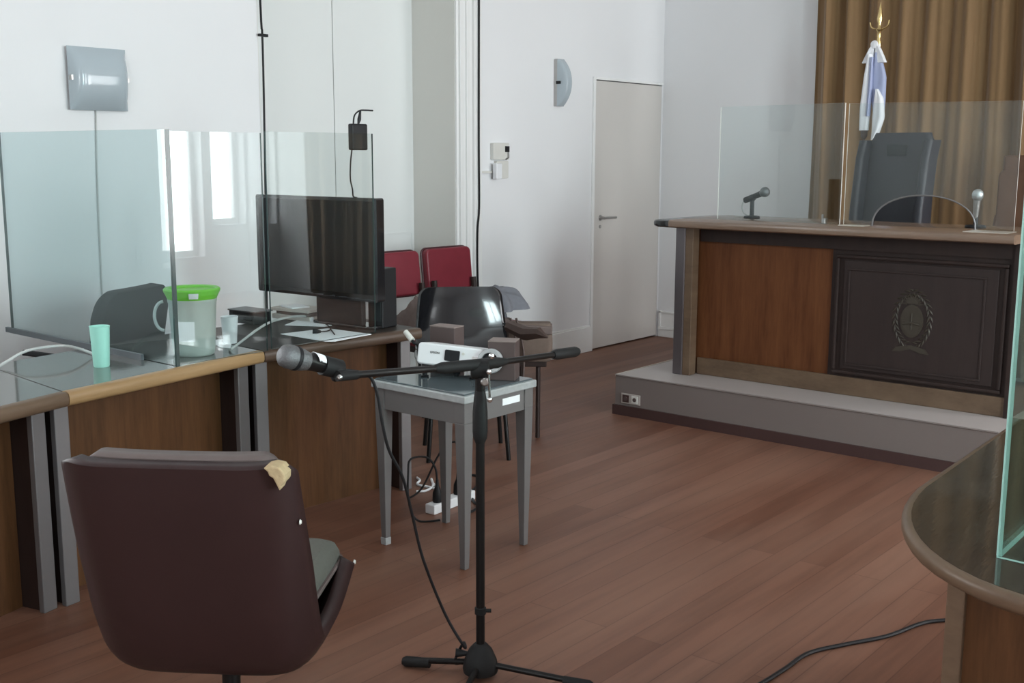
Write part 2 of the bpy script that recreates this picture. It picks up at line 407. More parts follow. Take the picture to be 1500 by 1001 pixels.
area('daylight_or_fill', (XL-.42, (WL[0]+WL[1])/2, (WL[2]+WL[3])/2), (0, -PI/2, 0), WL[3]-WL[2], WL[1]-WL[0], 24*(WL[1]-WL[0])*(WL[3]-WL[2]))
area('daylight_or_fill', ((WN[0]+WN[1])/2, YN-.22, (WN[2]+WN[3])/2), (PI/2, 0, 0), WN[1]-WN[0], WN[3]-WN[2], 30*(WN[1]-WN[0])*(WN[3]-WN[2]))  # fill light for the added near window

# ------------------------------------------------------------------ sight-line helpers used to survey positions
def ray(px, py): return (Fv + Rr*((px-750)/fpx) - Ur*((py-500.5)/fpx))
def rz_(px, py, z):
    d = ray(px, py); return Vector((0,0,H)) + d*((z-H)/d.z)
def rd_(px, py, dist):
    d = ray(px, py); return Vector((0,0,H)) + d*(dist/math.hypot(d.x, d.y))
def ry_(px, py, y):
    d = ray(px, py); return Vector((0,0,H)) + d*(y/d.y)
def rx_(px, py, x):
    d = ray(px, py); return Vector((0,0,H)) + d*(x/d.x)
def rrect(w, h, r, n=5):
    pts = []
    for cx, cy, a0 in ((w/2-r, h/2-r, 0), (-w/2+r, h/2-r, PI/2), (-w/2+r, -h/2+r, PI), (w/2-r, -h/2+r, 1.5*PI)):
        for k in range(n+1):
            a = a0 + PI/2*k/n; pts.append((cx + r*math.cos(a), cy + r*math.sin(a)))
    return pts
def cushion(mb, cx, cy, z0, z1, w, d, r=.05, e=.02, mi=0, puff=0.0):
    rings = []
    for z, ins in ((z0, e), (z0+e*.35, e*.3), (z0+e, 0), (z1-e, 0), (z1-e*.35, e*.3), (z1, e)):
        rings.append([(cx+x, cy+y, z) for x, y in rrect(w-2*ins, d-2*ins, max(.004, r-ins*.5))])
    mb.ring_loft(rings, False, mi)
    n = len(rings[0])
    for ring, z, sgn in ((rings[0], z0, -1), (rings[-1], z1, 1)):
        mb.add(list(ring) + [(cx, cy, z + sgn*puff)], [(i, (i+1) % n, n) for i in range(n)], mi)
    return mb
def shell(path, hw, curl, r0, r1, nu=21, nv=40, power=3.0):
    # path: (y,z) polyline from the top of the back to the front of the seat
    P = [Vector((p[0], p[1])) for p in path]; Q = []
    E_ = [P[0]*2-P[1]] + P + [P[-1]*2-P[-2]]
    for i in range(1, len(E_)-2):
        for k in range(8):
            t = k/8; a, b, c, d = E_[i-1], E_[i], E_[i+1], E_[i+2]
            Q.append(.5*((2*b)+(c-a)*t+(2*a-5*b+4*c-d)*t*t+(3*b-a-3*c+d)*t**3))
    Q.append(P[-1])
    L = [0]
    for i in range(1, len(Q)): L.append(L[-1] + (Q[i]-Q[i-1]).length)
    T = L[-1]
    def samp(s):
        for i in range(1, len(Q)):
            if L[i] >= s - 1e-9:
                t = (s-L[i-1])/max(1e-9, L[i]-L[i-1]); p = Q[i-1].lerp(Q[i], t); d = (Q[i]-Q[i-1]).normalized(); return p, d
        return Q[-1], (Q[-1]-Q[-2]).normalized()
    lerp = lambda tab, f: next((tab[i-1][1] + (tab[i][1]-tab[i-1][1])*(f-tab[i-1][0])/(tab[i][0]-tab[i-1][0]) for i in range(1, len(tab)) if f <= tab[i][0]), tab[-1][1])
    # denser near both ends for round corners
    ss = []
    for k in range(7): ss.append(r0*(1-math.cos(PI/2*k/7)))
    m = nv
    for k in range(m+1): ss.append(r0 + (T-r0-r1)*k/m)
    for k in range(1, 8): ss.append(T-r1 + r1*math.sin(PI/2*k/7))
    def fn(u, v):
        s = ss[min(len(ss)-1, int(round(v*(len(ss)-1))))]
        p, d = samp(s); f = s/T; w = lerp(hw, f)
        if s < r0: w -= r0 - math.sqrt(max(0, r0*r0-(r0-s)**2))
        elif s > T-r1: w -= r1 - math.sqrt(max(0, r1*r1-(s-T+r1)**2))
        n = Vector((-d.y, d.x))               # towards the sitter
        uu = 2*u-1; x = uu*w
        c = lerp(curl, f)*abs(x/max(.01, lerp(hw, f)))**power
        return Vector((x, p.x + n.x*c, p.y + n.y*c))
    return MB().grid(fn, nu, len(ss))
def heap(cx, cy, z0, rx, ry, h, seed, folds=5, n=34, sharp=1.5):
    rnd = random.Random(seed)
    ws = [(rnd.uniform(4, 16)*(1 if rnd.random() < .5 else -1), rnd.uniform(4, 16), rnd.uniform(0, 6.28), rnd.uniform(.4, 1)) for _ in range(folds)]
    rim = [(rnd.uniform(-.14, .14), k, rnd.uniform(0, 6.28)) for k in (2, 3, 5, 7)]
    def fn(u, v):
        a = 2*PI*u; rr = min(1, v*1.0)
        edge = 1 + sum(A*math.cos(k*a+p) for A, k, p in rim)
        x = math.cos(a)*rr*edge; y = math.sin(a)*rr*edge
        prof = (1-rr**2.6)**.7 if rr < 1 else 0
        f = sum(A*(1-abs(math.sin(fx*x*.35+fy*y*.35+p)))**sharp for fx, fy, p, A in ws)/folds
        z = z0 + h*prof*(.62+.75*f)
        return Vector((cx+rx*x, cy+ry*y, max(z0, z)))
    mb = MB().grid(fn, n*2, n//2, wrap=True)
    o = [i for i in range(2*n)]
    base = (n//2-1)*2*n
    mb.f.append([base+i for i in o][::-1]); mb.mi.append(0)
    return mb

# ------------------------------------------------------------------ things on the left wall
t = thing('wall_lamp', 'square grey wall lamp high on the white wall above the left glass screen', 'wall lamp', (XL, 2.94, 1.70))
b = MB(); b.prism([(XL, 2.94+y, 1.845+z) for y, z in rrect(.27, .27, .015)], (.022, 0, 0)); b.build('base_plate_or_glint', 'lamp', t, smooth=30)
def lamp_fn(yc, zc, w, h, d):
    def fn(u, v):
        y = (u*2-1); z = (v*2-1)
        sx = d*(1-abs(z)**2.4)*(1-abs(y)**9)
        return Vector((XL+.022+sx, yc+y*w/2*(1+.0*abs(z)), zc+z*h/2))
    return MB().grid(fn, 22, 26)
s = lamp_fn(2.94, 1.845, .30, .29, .062)
s.build('lamp_shade', 'lamp', t, smooth=60)
for yy in (2.797, 3.083): MB().box((XL+.02, yy-.006, 1.835), (XL+.05, yy+.006, 1.857)).build('clip', 'steel', t)
t = thing('wall_lamp', 'narrow curved grey wall lamp on the wall left of the door', 'wall lamp', (XL, 6.54, 1.84))
b = MB(); b.prism([(XL, 6.535+y, 2.005+z) for y, z in rrect(.075, .33, .01)], (.03, 0, 0)); b.build('base_plate_or_glint', 'steel', t, smooth=30)
def fn2(u, v):
    y = (u*2-1); z = (v*2-1); return Vector((XL+.028+.085*(1-abs(z)**2.1)**.8*(1-abs(y)**8), 6.54+y*.042, 2.005+z*.165))
MB().grid(fn2, 18, 26).build('lamp_shade', 'lamp', t, smooth=60)
MB().box((XL+.026, 6.490, 1.995), (XL+.062, 6.499, 2.015)).build('clip', 'black', t)

o = MB().tube([(XL+.006, 2.93, 1.70), (XL+.006, 2.915, 1.3), (XL+.006, 2.905, .55), (XL+.006, 2.905, .10)], .0042, 6, smooth=4).build('lamp_cord', 'cable_grey', smooth=True)
tag(o, 'thin grey cord running down the wall from the square wall lamp', 'cord')
t = thing('wall_cable', 'black cable hanging down the wall at the left edge of the shutter niche', 'cable', (XL+.02, 3.915, .2))
MB().tube([(XL+.018, 3.895, 3.6), (XL+.016, 3.913, 2.3), (XL+.018, 3.918, 2.13), (XL+.018, 3.915, 1.8), (XL+.018, 3.905, 1.3), (XL+.018, 3.89, .7), (XL+.018, 3.885, .21)], .0065, 6, smooth=5).build('cable', 'black', t, smooth=True)
MB().box((XL+.010, 3.895, 2.118), (XL+.028, 3.95, 2.132)).build('cable_clip', 'black', t)
o = MB().tube([(XL+.043, 5.65, 3.6), (XL+.043, 5.645, 2.4), (XL+.043, 5.642, 1.6), (XL+.043, 5.644, 1.16), (XL+.043, 5.626, .98), (XL+.043, 5.632, .6), (XL+.03, 5.70, .24)], .0065, 6, smooth=5).build('wall_cable', 'black', smooth=True)
tag(o, 'black cable hanging beside the white moulded casing right of the niche', 'cable')
t = thing('junction_box', 'upper white switch box with a black square window on the door wall', 'switch box', (XL, 5.885, 1.46))
b = MB(); b.prism([(XL, 5.887+y, 1.52+z) for y, z in rrect(.165, .112, .008)], (.03, 0, 0)); b.build('body', 'offwhite', t, bevel=.003)
MB().box((XL+.03, 5.925, 1.515), (XL+.036, 5.965, 1.555)).build('dark_window', 'black', t)
MB().tube([(XL+.034, 5.955, 1.515), (XL+.036, 5.955, 1.478), (XL+.034, 5.93, 1.466)], .006, 6).build('toggle', 'steel', t, smooth=True)
t = thing('wall_socket', 'lower white socket box with a plug adapter below the switch box', 'socket', (XL, 5.885, 1.33))
b = MB(); b.prism([(XL, 5.905+y, 1.397+z) for y, z in rrect(.125, .118, .008)], (.026, 0, 0)); b.build('body', 'offwhite', t, bevel=.003)
MB().box((XL+.026, 5.80, 1.335), (XL+.062, 5.86, 1.44)).build('plug_adapter', 'white', t, bevel=.006)
MB().box((XL, 5.70, 1.375), (XL+.016, 5.842, 1.389)).build('conduit', 'offwhite', t)
t = thing('light_switch', 'white light switch on the left wall near the window', 'switch', (XL, 1.42, .93))
MB().box((XL, 1.385, .935), (XL+.014, 1.455, 1.045)).build('switch_plate', 'white', t, bevel=.003)
MB().box((XL+.014, 1.408, .97), (XL+.021, 1.432, 1.01)).build('rocker', 'white', t, bevel=.002)

# ------------------------------------------------------------------ left row of curved desks
ZD = .745
def desk(A, B, Ab, Bb, label, lip, inset=.14, panel='veneer', topm='laminate_grey'):
    A, B, Ab, Bb = (Vector((*p, 0)) for p in (A, B, Ab, Bb))
    u = (B-A).normalized(); n = Vector((-u.y, u.x, 0))       # n points behind the desk
    if n.x > 0: n = -n
    t = thing('curved_desk', label, 'desk', tuple((A+Bb)/2), 0, 'curved wooden desks of the left row')
    g = .0015; A2, B2, Ab2, Bb2 = A+u*g, B-u*g, Ab+u*g, Bb-u*g
    e = .035
    top = MB(); zt, zb = Vector((0,0,ZD)), Vector((0,0,ZD-.03))
    q = [A2+n*e, B2+n*e, Bb2, Ab2]
    top.hexa([p+zb for p in q], [p+zt for p in q]); top.build('worktop', topm, t)
    lp = MB()
    prof = [(e, ZD), (.012, ZD), (.003, ZD-.006), (0, ZD-.016), (0, ZD-.034), (.004, ZD-.043), (.014, ZD-.048), (e, ZD-.048)]
    lp.ring_loft([[p0 + n*a + Vector((0,0,z)) for a, z in prof] for p0 in (A2, B2)]); lp.build('front_lipping', lip, t, smooth=50)
    zlow = .045; zhi = ZD-.048
    def slab(p, q, th, z0, z1):
        d = (q-p).normalized(); m = Vector((-d.y, d.x, 0))*th/2
        return ([p-m+Vector((0,0,z0)), q-m+Vector((0,0,z0)), q+m+Vector((0,0,z0)), p+m+Vector((0,0,z0))], [p-m+Vector((0,0,z1)), q-m+Vector((0,0,z1)), q+m+Vector((0,0,z1)), p+m+Vector((0,0,z1))])
    pn = MB(); ins = inset + .10
    pn.hexa(*slab(A2+n*ins+u*.045, B2+n*ins-u*.045, .02, .0, zhi)); pn.build('front_panel', panel, t)
    for p0, s in ((A2, 1), (B2, -1)):
        ep = MB(); ep.hexa(*slab(p0+n*(inset+.012)+u*s*.030, p0+n*.58+u*s*.030, .026, .0, zhi)); ep.build('end_panel', 'dark_wood', t)  # end boards turned from the light, their shade put into the colour
        ps = MB(); ps.hexa(*slab(p0+n*(inset-.012)+u*s*.003, p0+n*(inset-.012)+u*s*.058, .024, .0, zhi)); ps.build('post', 'post', t, bevel=.003)
    return t, u, n
S0, S1, S2, S3 = (-3.13, 1.05), (-3.335, 1.803), (-3.476, 2.69), (-3.415, 3.50)
B0, B1, B2_, B3 = (-3.77, .86), (-3.985, 1.85), (-4.13, 2.72), (-4.08, 3.56)
desk(S0, S1, B0, B1, 'wooden desk nearest the left edge, cut off by the frame, left of the worktop seam', 'edge_dark', .13)
desk(S1, S2, B1, B2_, 'wooden desk with pale yellowish edge carrying the mint cup and lidded bucket', 'edge_wood', .11)
desk(S2, S3, B2_, B3, 'wooden desk with dark edge under the television and white papers', 'edge_black', .10, topm='laminate_matt')

# glass screens on the left desks
def pane_prism(name, label, a, b, z0, z1, th=.008, mat='glass', edge='glass_edge', group=None):
    a, b = Vector((*a, 0)), Vector((*b, 0)); d = (b-a).normalized(); m = Vector((-d.y, d.x, 0))*th
    mb = MB(); zz0, zz1 = Vector((0,0,z0)), Vector((0,0,z1))
    mb.prism([a+zz0-m/2, b+zz0-m/2, b+zz1-m/2, a+zz1-m/2], m, 0, 1)
    t = thing(name, label, 'glass screen', tuple((a+b)/2+zz0), 0, group)
    mb.build('glass_pane', [mat, edge], t)
    return t
GZ = 1.583
t = pane_prism('glass_screen', 'large glass divider standing crosswise behind the mint cup on the left desk', (-3.455, 2.285), (-4.66, 2.285), ZD, GZ, .012, 'glass_divider')
MB().box((-3.456, 2.277, ZD+.001), (-3.446, 2.2905, GZ)).build('edge_strip', 'glass_edge', t)
b = MB(); b.box((-4.69, 2.268, ZD), (-3.66, 2.28, ZD+.022)); b.build('base_rail', 'rail', t)
t = pane_prism('glass_screen', 'glass screen along the desk edge in front of the green-lidded bucket', (-3.470, 2.292), (-3.478, 2.705), ZD, GZ-.006)
t = pane_prism('glass_screen', 'glass screen along the desk edge in front of the television', (-3.474, 2.722), (-3.474, 3.275), ZD+.004, GZ)

# ------------------------------------------------------------------ objects on the left desks
p = rz_(149, 537, ZD)
t = thing('drinking_cup', 'tall mint green plastic cup on the left desk', 'cup', (p.x, p.y, ZD))
MB().lathe([(.026, 0), (.028, .004), (.0345, .142), (.0355, .147), (.0325, .147), (.030, .135), (.026, .01)], (p.x, p.y, ZD), n=36).build('cup_body', 'mint', t, smooth=50)
bx, by = -3.625, 2.475
t = thing('lidded_bucket', 'translucent plastic bucket with lime green lid behind the glass screen', 'bucket', (bx, by, ZD))
MB().lathe([(.070, 0), (.076, .006), (.079, .03), (.088, .20), (.091, .205), (.091, .215)], (bx, by, ZD), n=40).build('bucket_body', 'frosted', t, smooth=50)
MB().lathe([(.0905, .214), (.095, .225), (.104, .243), (.105, .250), (.100, .256), (.086, .254), (.080, .247), (0, .244)], (bx, by, ZD), n=40).build('lid', 'green', t, smooth=40)
hd = MB(); hc = Vector((bx-.062, by-.085, ZD+.15)); hu = Vector((-.55, -.83, 0)).normalized()
hd.tube([hc + Vector((0,0,.055*math.cos(a))) + hu*(.034*math.sin(a)) for a in [PI*k/14 for k in range(15)]], .006, 8); hd.build('handle', 'cable_grey', t, smooth=True)
def arc_patch(cx, cy, z0, z1, r, a0, a1, th=.0012, dr=0):
    mb = MB(); n = 8
    vs = []
    for k in range(n+1):
        a = a0 + (a1-a0)*k/n
        for z, rr in ((z0, r), (z1, r+dr)): vs += [(cx+rr*math.cos(a), cy+rr*math.sin(a), z), (cx+(rr+th)*math.cos(a), cy+(rr+th)*math.sin(a), z)]
    fs = []
    for k in range(n):
        i = 4*k; j = i+4
        fs += [(i+1, j+1, j+3, i+3), (i, i+2, j+2, j), (i+2, i+3, j+3, j+2), (i, j, j+1, i+1)]
    fs += [(0, 1, 3, 2), (4*n, 4*n+2, 4*n+3, 4*n+1)]
    return mb.add(vs, fs)
av = math.atan2(-by, -bx)
arc_patch(bx, by, ZD+.06, ZD+.135, .0815, av-.75, av+.05, dr=.004).build('paper_label', 'paper', t)
arc_patch(bx, by, ZD+.222, ZD+.243, .0965, av-.12, av+.22, dr=.0095).build('lid_label', 'paper', t)
cx, cy = -3.735, 2.72
t = thing('paper_cup', 'plain white cup standing between the bucket and the television', 'cup', (cx, cy, ZD))
MB().lathe([(.027, 0), (.034, .105), (.035, .108), (.032, .108), (.026, .01)], (cx, cy, ZD), n=30).build('cup_body', 'white', t, smooth=50)
def sheet(name, label, pts, z=ZD+.0005, th=.0022, mat='paper', cat='paper', group=None):
    mb = MB(); mb.prism([Vector((p[0], p[1], z)) for p in pts], (0, 0, th))
    o = mb.build(name, mat); return tag(o, label, cat, group)
sheet('paper_sheet', 'small white paper lying at the foot of the white cup', [rz_(x, y, ZD) for x, y in ((300, 500), (340, 497), (338, 511), (326, 510))])
sheet('paper_sheet', 'nearer of the two white paper sheets on the dark worktop by the television', [rz_(x, y, ZD) for x, y in ((411, 490), (477, 501), (490, 501), (544, 490.5), (480, 482))])
sheet('paper_sheet', 'farther of the two white paper sheets below the television screen', [rz_(x, y, ZD) for x, y in ((417, 477), (476, 479), (486, 477.5), (477, 469.5), (448, 465))])
# earphone cable on the papers
t = thing('earphone', 'black earphone with thin cord lying across the white papers', 'earphone', tuple(rz_(470, 486, ZD)))
e0 = rz_(458, 485.5, ZD+.012); e1 = rz_(470, 486, ZD+.010)
MB().tube([e0, (e0+e1)/2, e1], [.011, .010, .005], 10).build('earpiece', 'black', t, smooth=True)
MB().tube([e1, rz_(480, 485, ZD+.006), rz_(484, 481, ZD+.006), rz_(476, 474, ZD+.006), rz_(466, 470, ZD+.006)], .0028, 6, smooth=5).build('cord', 'black', t, smooth=True)
MB().tube([rz_(484, 482, ZD+.006), rz_(487, 486, ZD+.006), rz_(490, 490, ZD+.006)], .0028, 6, smooth=4).build('cord', 'black', t, smooth=True)
t = thing('gooseneck_microphone', 'thin grey gooseneck arching over the desk towards the television papers', 'gooseneck', tuple(rz_(340, 510, ZD)))
g0 = rz_(336, 513, ZD+.004)
MB().tube([g0, rz_(345, 507, ZD+.02), rz_(388, 476, ZD+.07), rz_(420, 465.5, ZD+.055), rz_(445, 463.5, ZD+.03), rz_(455, 466, ZD+.012)], .005, 8, smooth=6).build('gooseneck', 'cable_grey', t, smooth=True)
q = rz_(457, 468, ZD+.012); MB().lathe([(.004, -.012), (.010, -.010), (.010, .006), (.005, .010)], q, (0, 0, 1), 14).build('tip_clip', 'white', t, smooth=50)
t = thing('gooseneck_microphone', 'thin grey gooseneck arching beside the mint cup', 'gooseneck', tuple(rz_(2, 535, ZD)))
MB().tube([rz_(-8, 541, ZD+.004), rz_(10, 530, ZD+.02), rz_(40, 514, ZD+.05), rz_(85, 507, ZD+.055), rz_(112, 510, ZD+.04), rz_(140, 520, ZD+.006)], .0055, 8, smooth=6).build('gooseneck', 'cable_grey', t, smooth=True)
# television
tvc = Vector((-3.862, 3.30, ZD)); tva = math.radians(3.5)
t = thing('television', 'black flat television standing on the left desk behind the glass', 'television', tuple(tvc), tva)
def L(mb, name, mat, **k): return mb.build(name, mat, t, world=False, **k)
b = MB(); b.prism([(x, -.02, .348+z) for x, z in rrect(.755, .445, .012)], (0, .045, 0)); L(b, 'bezel', 'gloss_black', smooth=30)
b = MB(); b.prism([(x, -.0225, .356+z) for x, z in rrect(.715, .400, .004)], (0, .003, 0)); L(b, 'screen', 'screen', smooth=30)
b = MB(); b.prism([(x, .024, .34+z) for x, z in rrect(.46, .28, .03)], (0, .035, 0)); L(b, 'rear_housing', 'black', smooth=30)
b = MB(); b.box((-.02, .0, .012), (.26, .03, .22)); L(b, 'neck', 'black', bevel=.006)
b = MB(); b.prism([(x+.135, y+.045, 0) for x, y in rrect(.38, .11, .04)], (0, 0, .014)); L(b, 'stand_base', 'gloss_black', bevel=.004)
p = rd_(372, 468, 5.12)
t = thing('set_top_box', 'dark box on the desk under the left corner of the television', 'set-top box', (-4.13, 3.12, ZD), .05)
MB().box((-.085, -.05, 0), (.085, .05, .055)).build('body', 'black', t, world=False, bevel=.005)
MB().box((-.075, -.052, .018), (.075, -.05, .034)).build('front_panel', 'gloss_black', t, world=False)
MB().box((-.086, -.056, .055), (.10, .05, .062)).build('top_cover', 'post', t, world=False, bevel=.002)
for i, (dx, dy, z, th, w, d, rz, mat, lab) in enumerate([
    (0, 0, 0, .022, .24, .15, .10, 'paper_old', 'lowest worn document pack of the stack under the television'),
    (.01, .0, .022, .016, .22, .15, -.08, 'taupe_cloth', 'taupe folder lying second in the stack under the television'),
    (-.01, -.01, .038, .014, .23, .14, .16, 'paper_old', 'worn paper pack lying third in the stack under the television'),
    (-.03, -.02, .052, .007, .13, .09, -.2, 'paper', 'small white notepad on top of the stack under the television')]):
    o = MB().box((-w/2, -d/2, 0), (w/2, d/2, th)).xf(Matrix.Translation((-4.055+dx, 3.36+dy, ZD+z)) @ Matrix.Rotation(rz, 4, 'Z')).build('document_pack', mat, bevel=.002)
    tag(o, lab, 'papers', 'papers stacked under the television')
# computer speaker
t = thing('desk_speaker', 'black upright speaker box beside the right edge of the television', 'speaker', (-3.585, 3.425, ZD), .1)
MB().box((-.042, -.05, 0), (.042, .05, .262)).build('cabinet', 'black', t, world=False, bevel=.006)
MB().box((-.036, -.054, .03), (.036, -.05, .25)).build('grille', 'black_soft', t, world=False, bevel=.002)
# power adapter hung on the glass
t = thing('power_adapter', 'black power adapter fixed at the top corner of the television glass screen', 'power adapter', (-3.494, 3.20, 1.51))
MB().box((-3.508, 3.172, 1.515), (-3.480, 3.258, 1.622)).build('body', 'black', t, bevel=.006)
MB().tube([(-3.494, 3.191, 1.62), (-3.494, 3.198, 1.655), (-3.494, 3.226, 1.675), (-3.494, 3.261, 1.678), (-3.494, 3.301, 1.678)], .0035, 6, smooth=5).build('cord', 'black', t, smooth=True)
MB().tube([(-3.494, 3.218, 1.62), (-3.494, 3.224, 1.64), (-3.494, 3.231, 1.674)], [.004, .008, .004], 8).build('plug', 'black', t, smooth=True)
MB().tube([(-3.494, 3.181, 1.52), (-3.496, 3.174, 1.47), (-3.498, 3.172, 1.40), (-3.505, 3.189, 1.355), (-3.53, 3.215, 1.325), (-3.56, 3.262, 1.318)], .0032, 6, smooth=5).build('cord', 'black', t, smooth=True)
# black office chair behind the left desk
t = thing('office_chair', 'black mesh-backed office chair behind the left desk and glass', 'office chair', (-4.63, 2.64, 0), math.radians(114))
bk = shell([(-.235, .915), (-.215, .78), (-.20, .62), (-.215, .53)], [(0, .22), (.3, .255), (.7, .245), (1, .21)], [(0, .02), (1, .035)], .07, .05)
bk.build('backrest', 'black_soft', t, world=False, smooth=60, solid=.05)
cushion(MB(), 0, .02, .42, .49, .46, .45, .09, .025).build('seat', 'black_soft', t, world=False, smooth=50)
MB().tube([(0, -.05, .41), (0, -.22, .41), (0, -.262, .5), (0, -.255, .66)], .02, 8).build('back_bar', 'black', t, world=False, smooth=True)
MB().lathe([(.03, .09), (.03, .40), (.07, .42)], n=18).build('gas_column', 'stand', t, world=False, smooth=40)
for k in range(5):
    a = 2*PI*k/5+.3; d = Vector((math.cos(a), math.sin(a), 0))
    lg = MB().tube([d*.02+Vector((0,0,.10)), d*.15+Vector((0,0,.095)), d*.27+Vector((0,0,.075))], [.026, .02, .014], 8).build('base_leg', 'black', t, world=False, smooth=True)
    MB().lathe([(.012, -.02), (.026, -.018), (.026, .018), (.012, .02)], d*.27+Vector((0,0,.027)), Vector((-d.y, d.x, 0)), 16).build('caster', 'rubber', lg, world=False, smooth=40)
for s in (-1, 1):
    MB().tube([(s*.24, .0, .45), (s*.27, -.02, .56), (s*.27, .0, .64), (s*.27, .16, .65)], .014, 8).build('armrest', 'black', t, world=False, smooth=True)

# ------------------------------------------------------------------ brown swivel chair in front
t = thing('swivel_chair', 'brown leatherette swivel chair seen from behind with torn top corner', 'chair', (-2.142, 1.526, 0), math.radians(35))
path = [(-.305, .868), (-.285, .76), (-.25, .60), (-.21, .455), (-.155, .36), (-.05, .328), (.12, .342), (.325, .415)]
sh = shell(path, [(0, .240), (.25, .246), (.5, .244), (.65, .236), (1, .230)], [(0, .045), (.3, .07), (.55, .085), (1, .06)], .028, .05, nu=41, power=7)
sh.build('shell', 'brown', t, world=False, smooth=70, solid=.038)
inner = [(-.262, .877), (-.244, .76), (-.213, .62), (-.18, .53)]
bc = shell(inner, [(0, .210), (.3, .210), (1, .195)], [(0, .015), (1, .02)], .04, .03, nu=19)
bc.build('back_cushion', 'brown_rim', t, world=False, smooth=70, solid=.045)
ct = cushion(MB(), 0, .095, .41, .502, .405, .47, .05, .03, 0, .006)
ct.build('seat_cushion', 'seat_grey', t, world=False, smooth=50)
MB().tube([(x, y, .452) for x, y in [(a*1.0, b+.095) for a, b in rrect(.412, .477, .052)] + [(.206, .095+.1865)]], .006, 6).build('piping', 'brown_rim', t, world=False, smooth=True)
# torn corner
fm = MB(); rn = random.Random(3)
def corner(u, v):
    a = -.15 + 2.1*u
    r = .043*(1 if v > .5 else 1)
    x = .188 + .047*math.cos(a); z = .828 + .047*math.sin(a)
    ext = v*2-1
    return Vector((x, -.299 + .026*ext - .004*math.sin(7*u), z - .0))
fo = [(.210, .872), (.219, .864), (.222, .855), (.230, .850), (.237, .834), (.242, .822), (.2465, .834), (.2545, .842), (.2555, .858), (.246, .874), (.228, .8775)]
fm.prism([Vector((x-.012, -.3275+.10*(.87-z), z)) for x, z in fo], (0, .052, 0)); fm.build('torn_foam', 'foam', t, world=False, bevel=.004, seg=2)
o = MB().lathe([(.0, 0), (.006, .001), (.004, .004), (0, .005)], (.250, -.252, .735), (1, 0, 0), 10).build('button', 'offwhite', t, world=False, smooth=True)
for px_, py_, pz in ((.240, .30, .440), (.250, -.13, .447)):
    MB().lathe([(0, 0), (.007, .001), (.005, .005), (0, .006)], (px_-.004, py_, pz), (1, 0, 0), 10).build('button', 'offwhite', t, world=False, smooth=True)
MB().lathe([(.022, .09), (.022, .29), (.05, .31), (.06, .325)], n=20).build('swivel_column', 'stand', t, world=False, smooth=40)
for k in range(4):
    a = PI/4 + PI/2*k; d = Vector((math.cos(a), math.sin(a), 0))
    lg = MB().tube([d*.015+Vector((0,0,.095)), d*.14+Vector((0,0,.085)), d*.27+Vector((0,0,.05))], [.024, .019, .013], 8).build('base_leg', 'stand', t, world=False, smooth=True)
    MB().lathe([(.012, 0), (.02, .004), (.016, .04)], d*.262, (0, 0, 1), 12).build('glide', 'rubber', lg, world=False, smooth=40)

# ------------------------------------------------------------------ small grey table with projector
TX0, TX1, TY0, TY1, TZ = -3.085, -2.605, 2.88, 3.29, .66
t = thing('side_table', 'small grey painted wooden table with tapered legs under the projector', 'table', ((TX0+TX1)/2, (TY0+TY1)/2, 0))
MB().box((TX0, TY0, TZ-.034), (TX1, TY1, TZ-.006)).build('tabletop', 'table_rim', t, bevel=.004)
MB().box((TX0+.012, TY0+.012, TZ-.006), (TX1-.012, TY1-.012, TZ)).build('glass_sheet', 'table_glass', t, bevel=.001)
for lo, hi in (((TX0+.03, TY0+.015, .545), (TX1-.03, TY0+.033, TZ-.034)), ((TX0+.03, TY1-.033, .545), (TX1-.03, TY1-.015, TZ-.034)),
               ((TX0+.015, TY0+.033, .545), (TX0+.033, TY1-.033, TZ-.034)), ((TX1-.033, TY0+.033, .545), (TX1-.015, TY1-.033, TZ-.034))):
    MB().box(lo, hi).build('apron', 'table', t)
st = MB().box((TX1-.015, 3.105, .582), (TX1-.0138, 3.205, .608)).build('sticker', 'paper', t)
for (lx, ly, sx, sy) in ((TX0, TY0, 1, 1), (TX1, TY0, -1, 1), (TX1, TY1, -1, -1), (TX0, TY1, 1, -1)):
    def sq(w, z, o): return [Vector((lx+sx*(o+a*w), ly+sy*(o+b*w), z)) for a, b in ((0,0),(1,0),(1,1),(0,1))]
    lg = MB().hexa(sq(.024, 0, .022), sq(.048, .55, .010)); lg.hexa(sq(.048, .55, .010), sq(.048, TZ-.034, .010))
    q = lg.build('leg', 'table', t, bevel=.002)
    if (sx, sy) == (1, 1):
        MB().hexa(sq(.029, .0, .0195), sq(.030, .03, .0185)).build('foot_cap', 'table_rim', q, bevel=.003)
# projector
pc, pa = Vector((-2.955, 2.985, TZ)), math.radians(28)
t = thing('projector', 'white digital projector with grey lens ring on the small grey table', 'projector', tuple(pc), pa)
W_, D_, z0, z1 = .252, .185, .022, .104
tilt = Matrix.Translation((0, D_, -.005)) @ Matrix.Rotation(math.radians(4.5), 4, 'Y') @ Matrix.Rotation(math.radians(-9), 4, 'X') @ Matrix.Translation((0, -D_, .012))
def LP(mb, name, mat, par=None, **k): return mb.xf(tilt).build(name, mat, par or t, world=False, **k)
b = MB(); b.prism([(x+W_/2, 0, (z0+z1)/2+z) for x, z in rrect(W_, z1-z0, .014)], (0, D_, 0)); bd = LP(b, 'body', 'white', smooth=40, bevel=.006)
b = MB(); b.prism([(.136+x, -.004, .066+z) for x, z in rrect(.058, .042, .005)], (0, .006, 0)); LP(b, 'vent_window', 'screen', smooth=30)
for k in range(3):
    b = MB(); b.box((.213+.009*k, -.003, .052), (.220+.009*k, .001, .072)); LP(b, 'intake_slot', 'steel')
b = MB(); b.lathe([(.004, 0), (.0055, .001), (.0055, .003)], (.178, .001, .078), (0, -1, 0), 12); LP(b, 'button', 'offwhite', smooth=40)
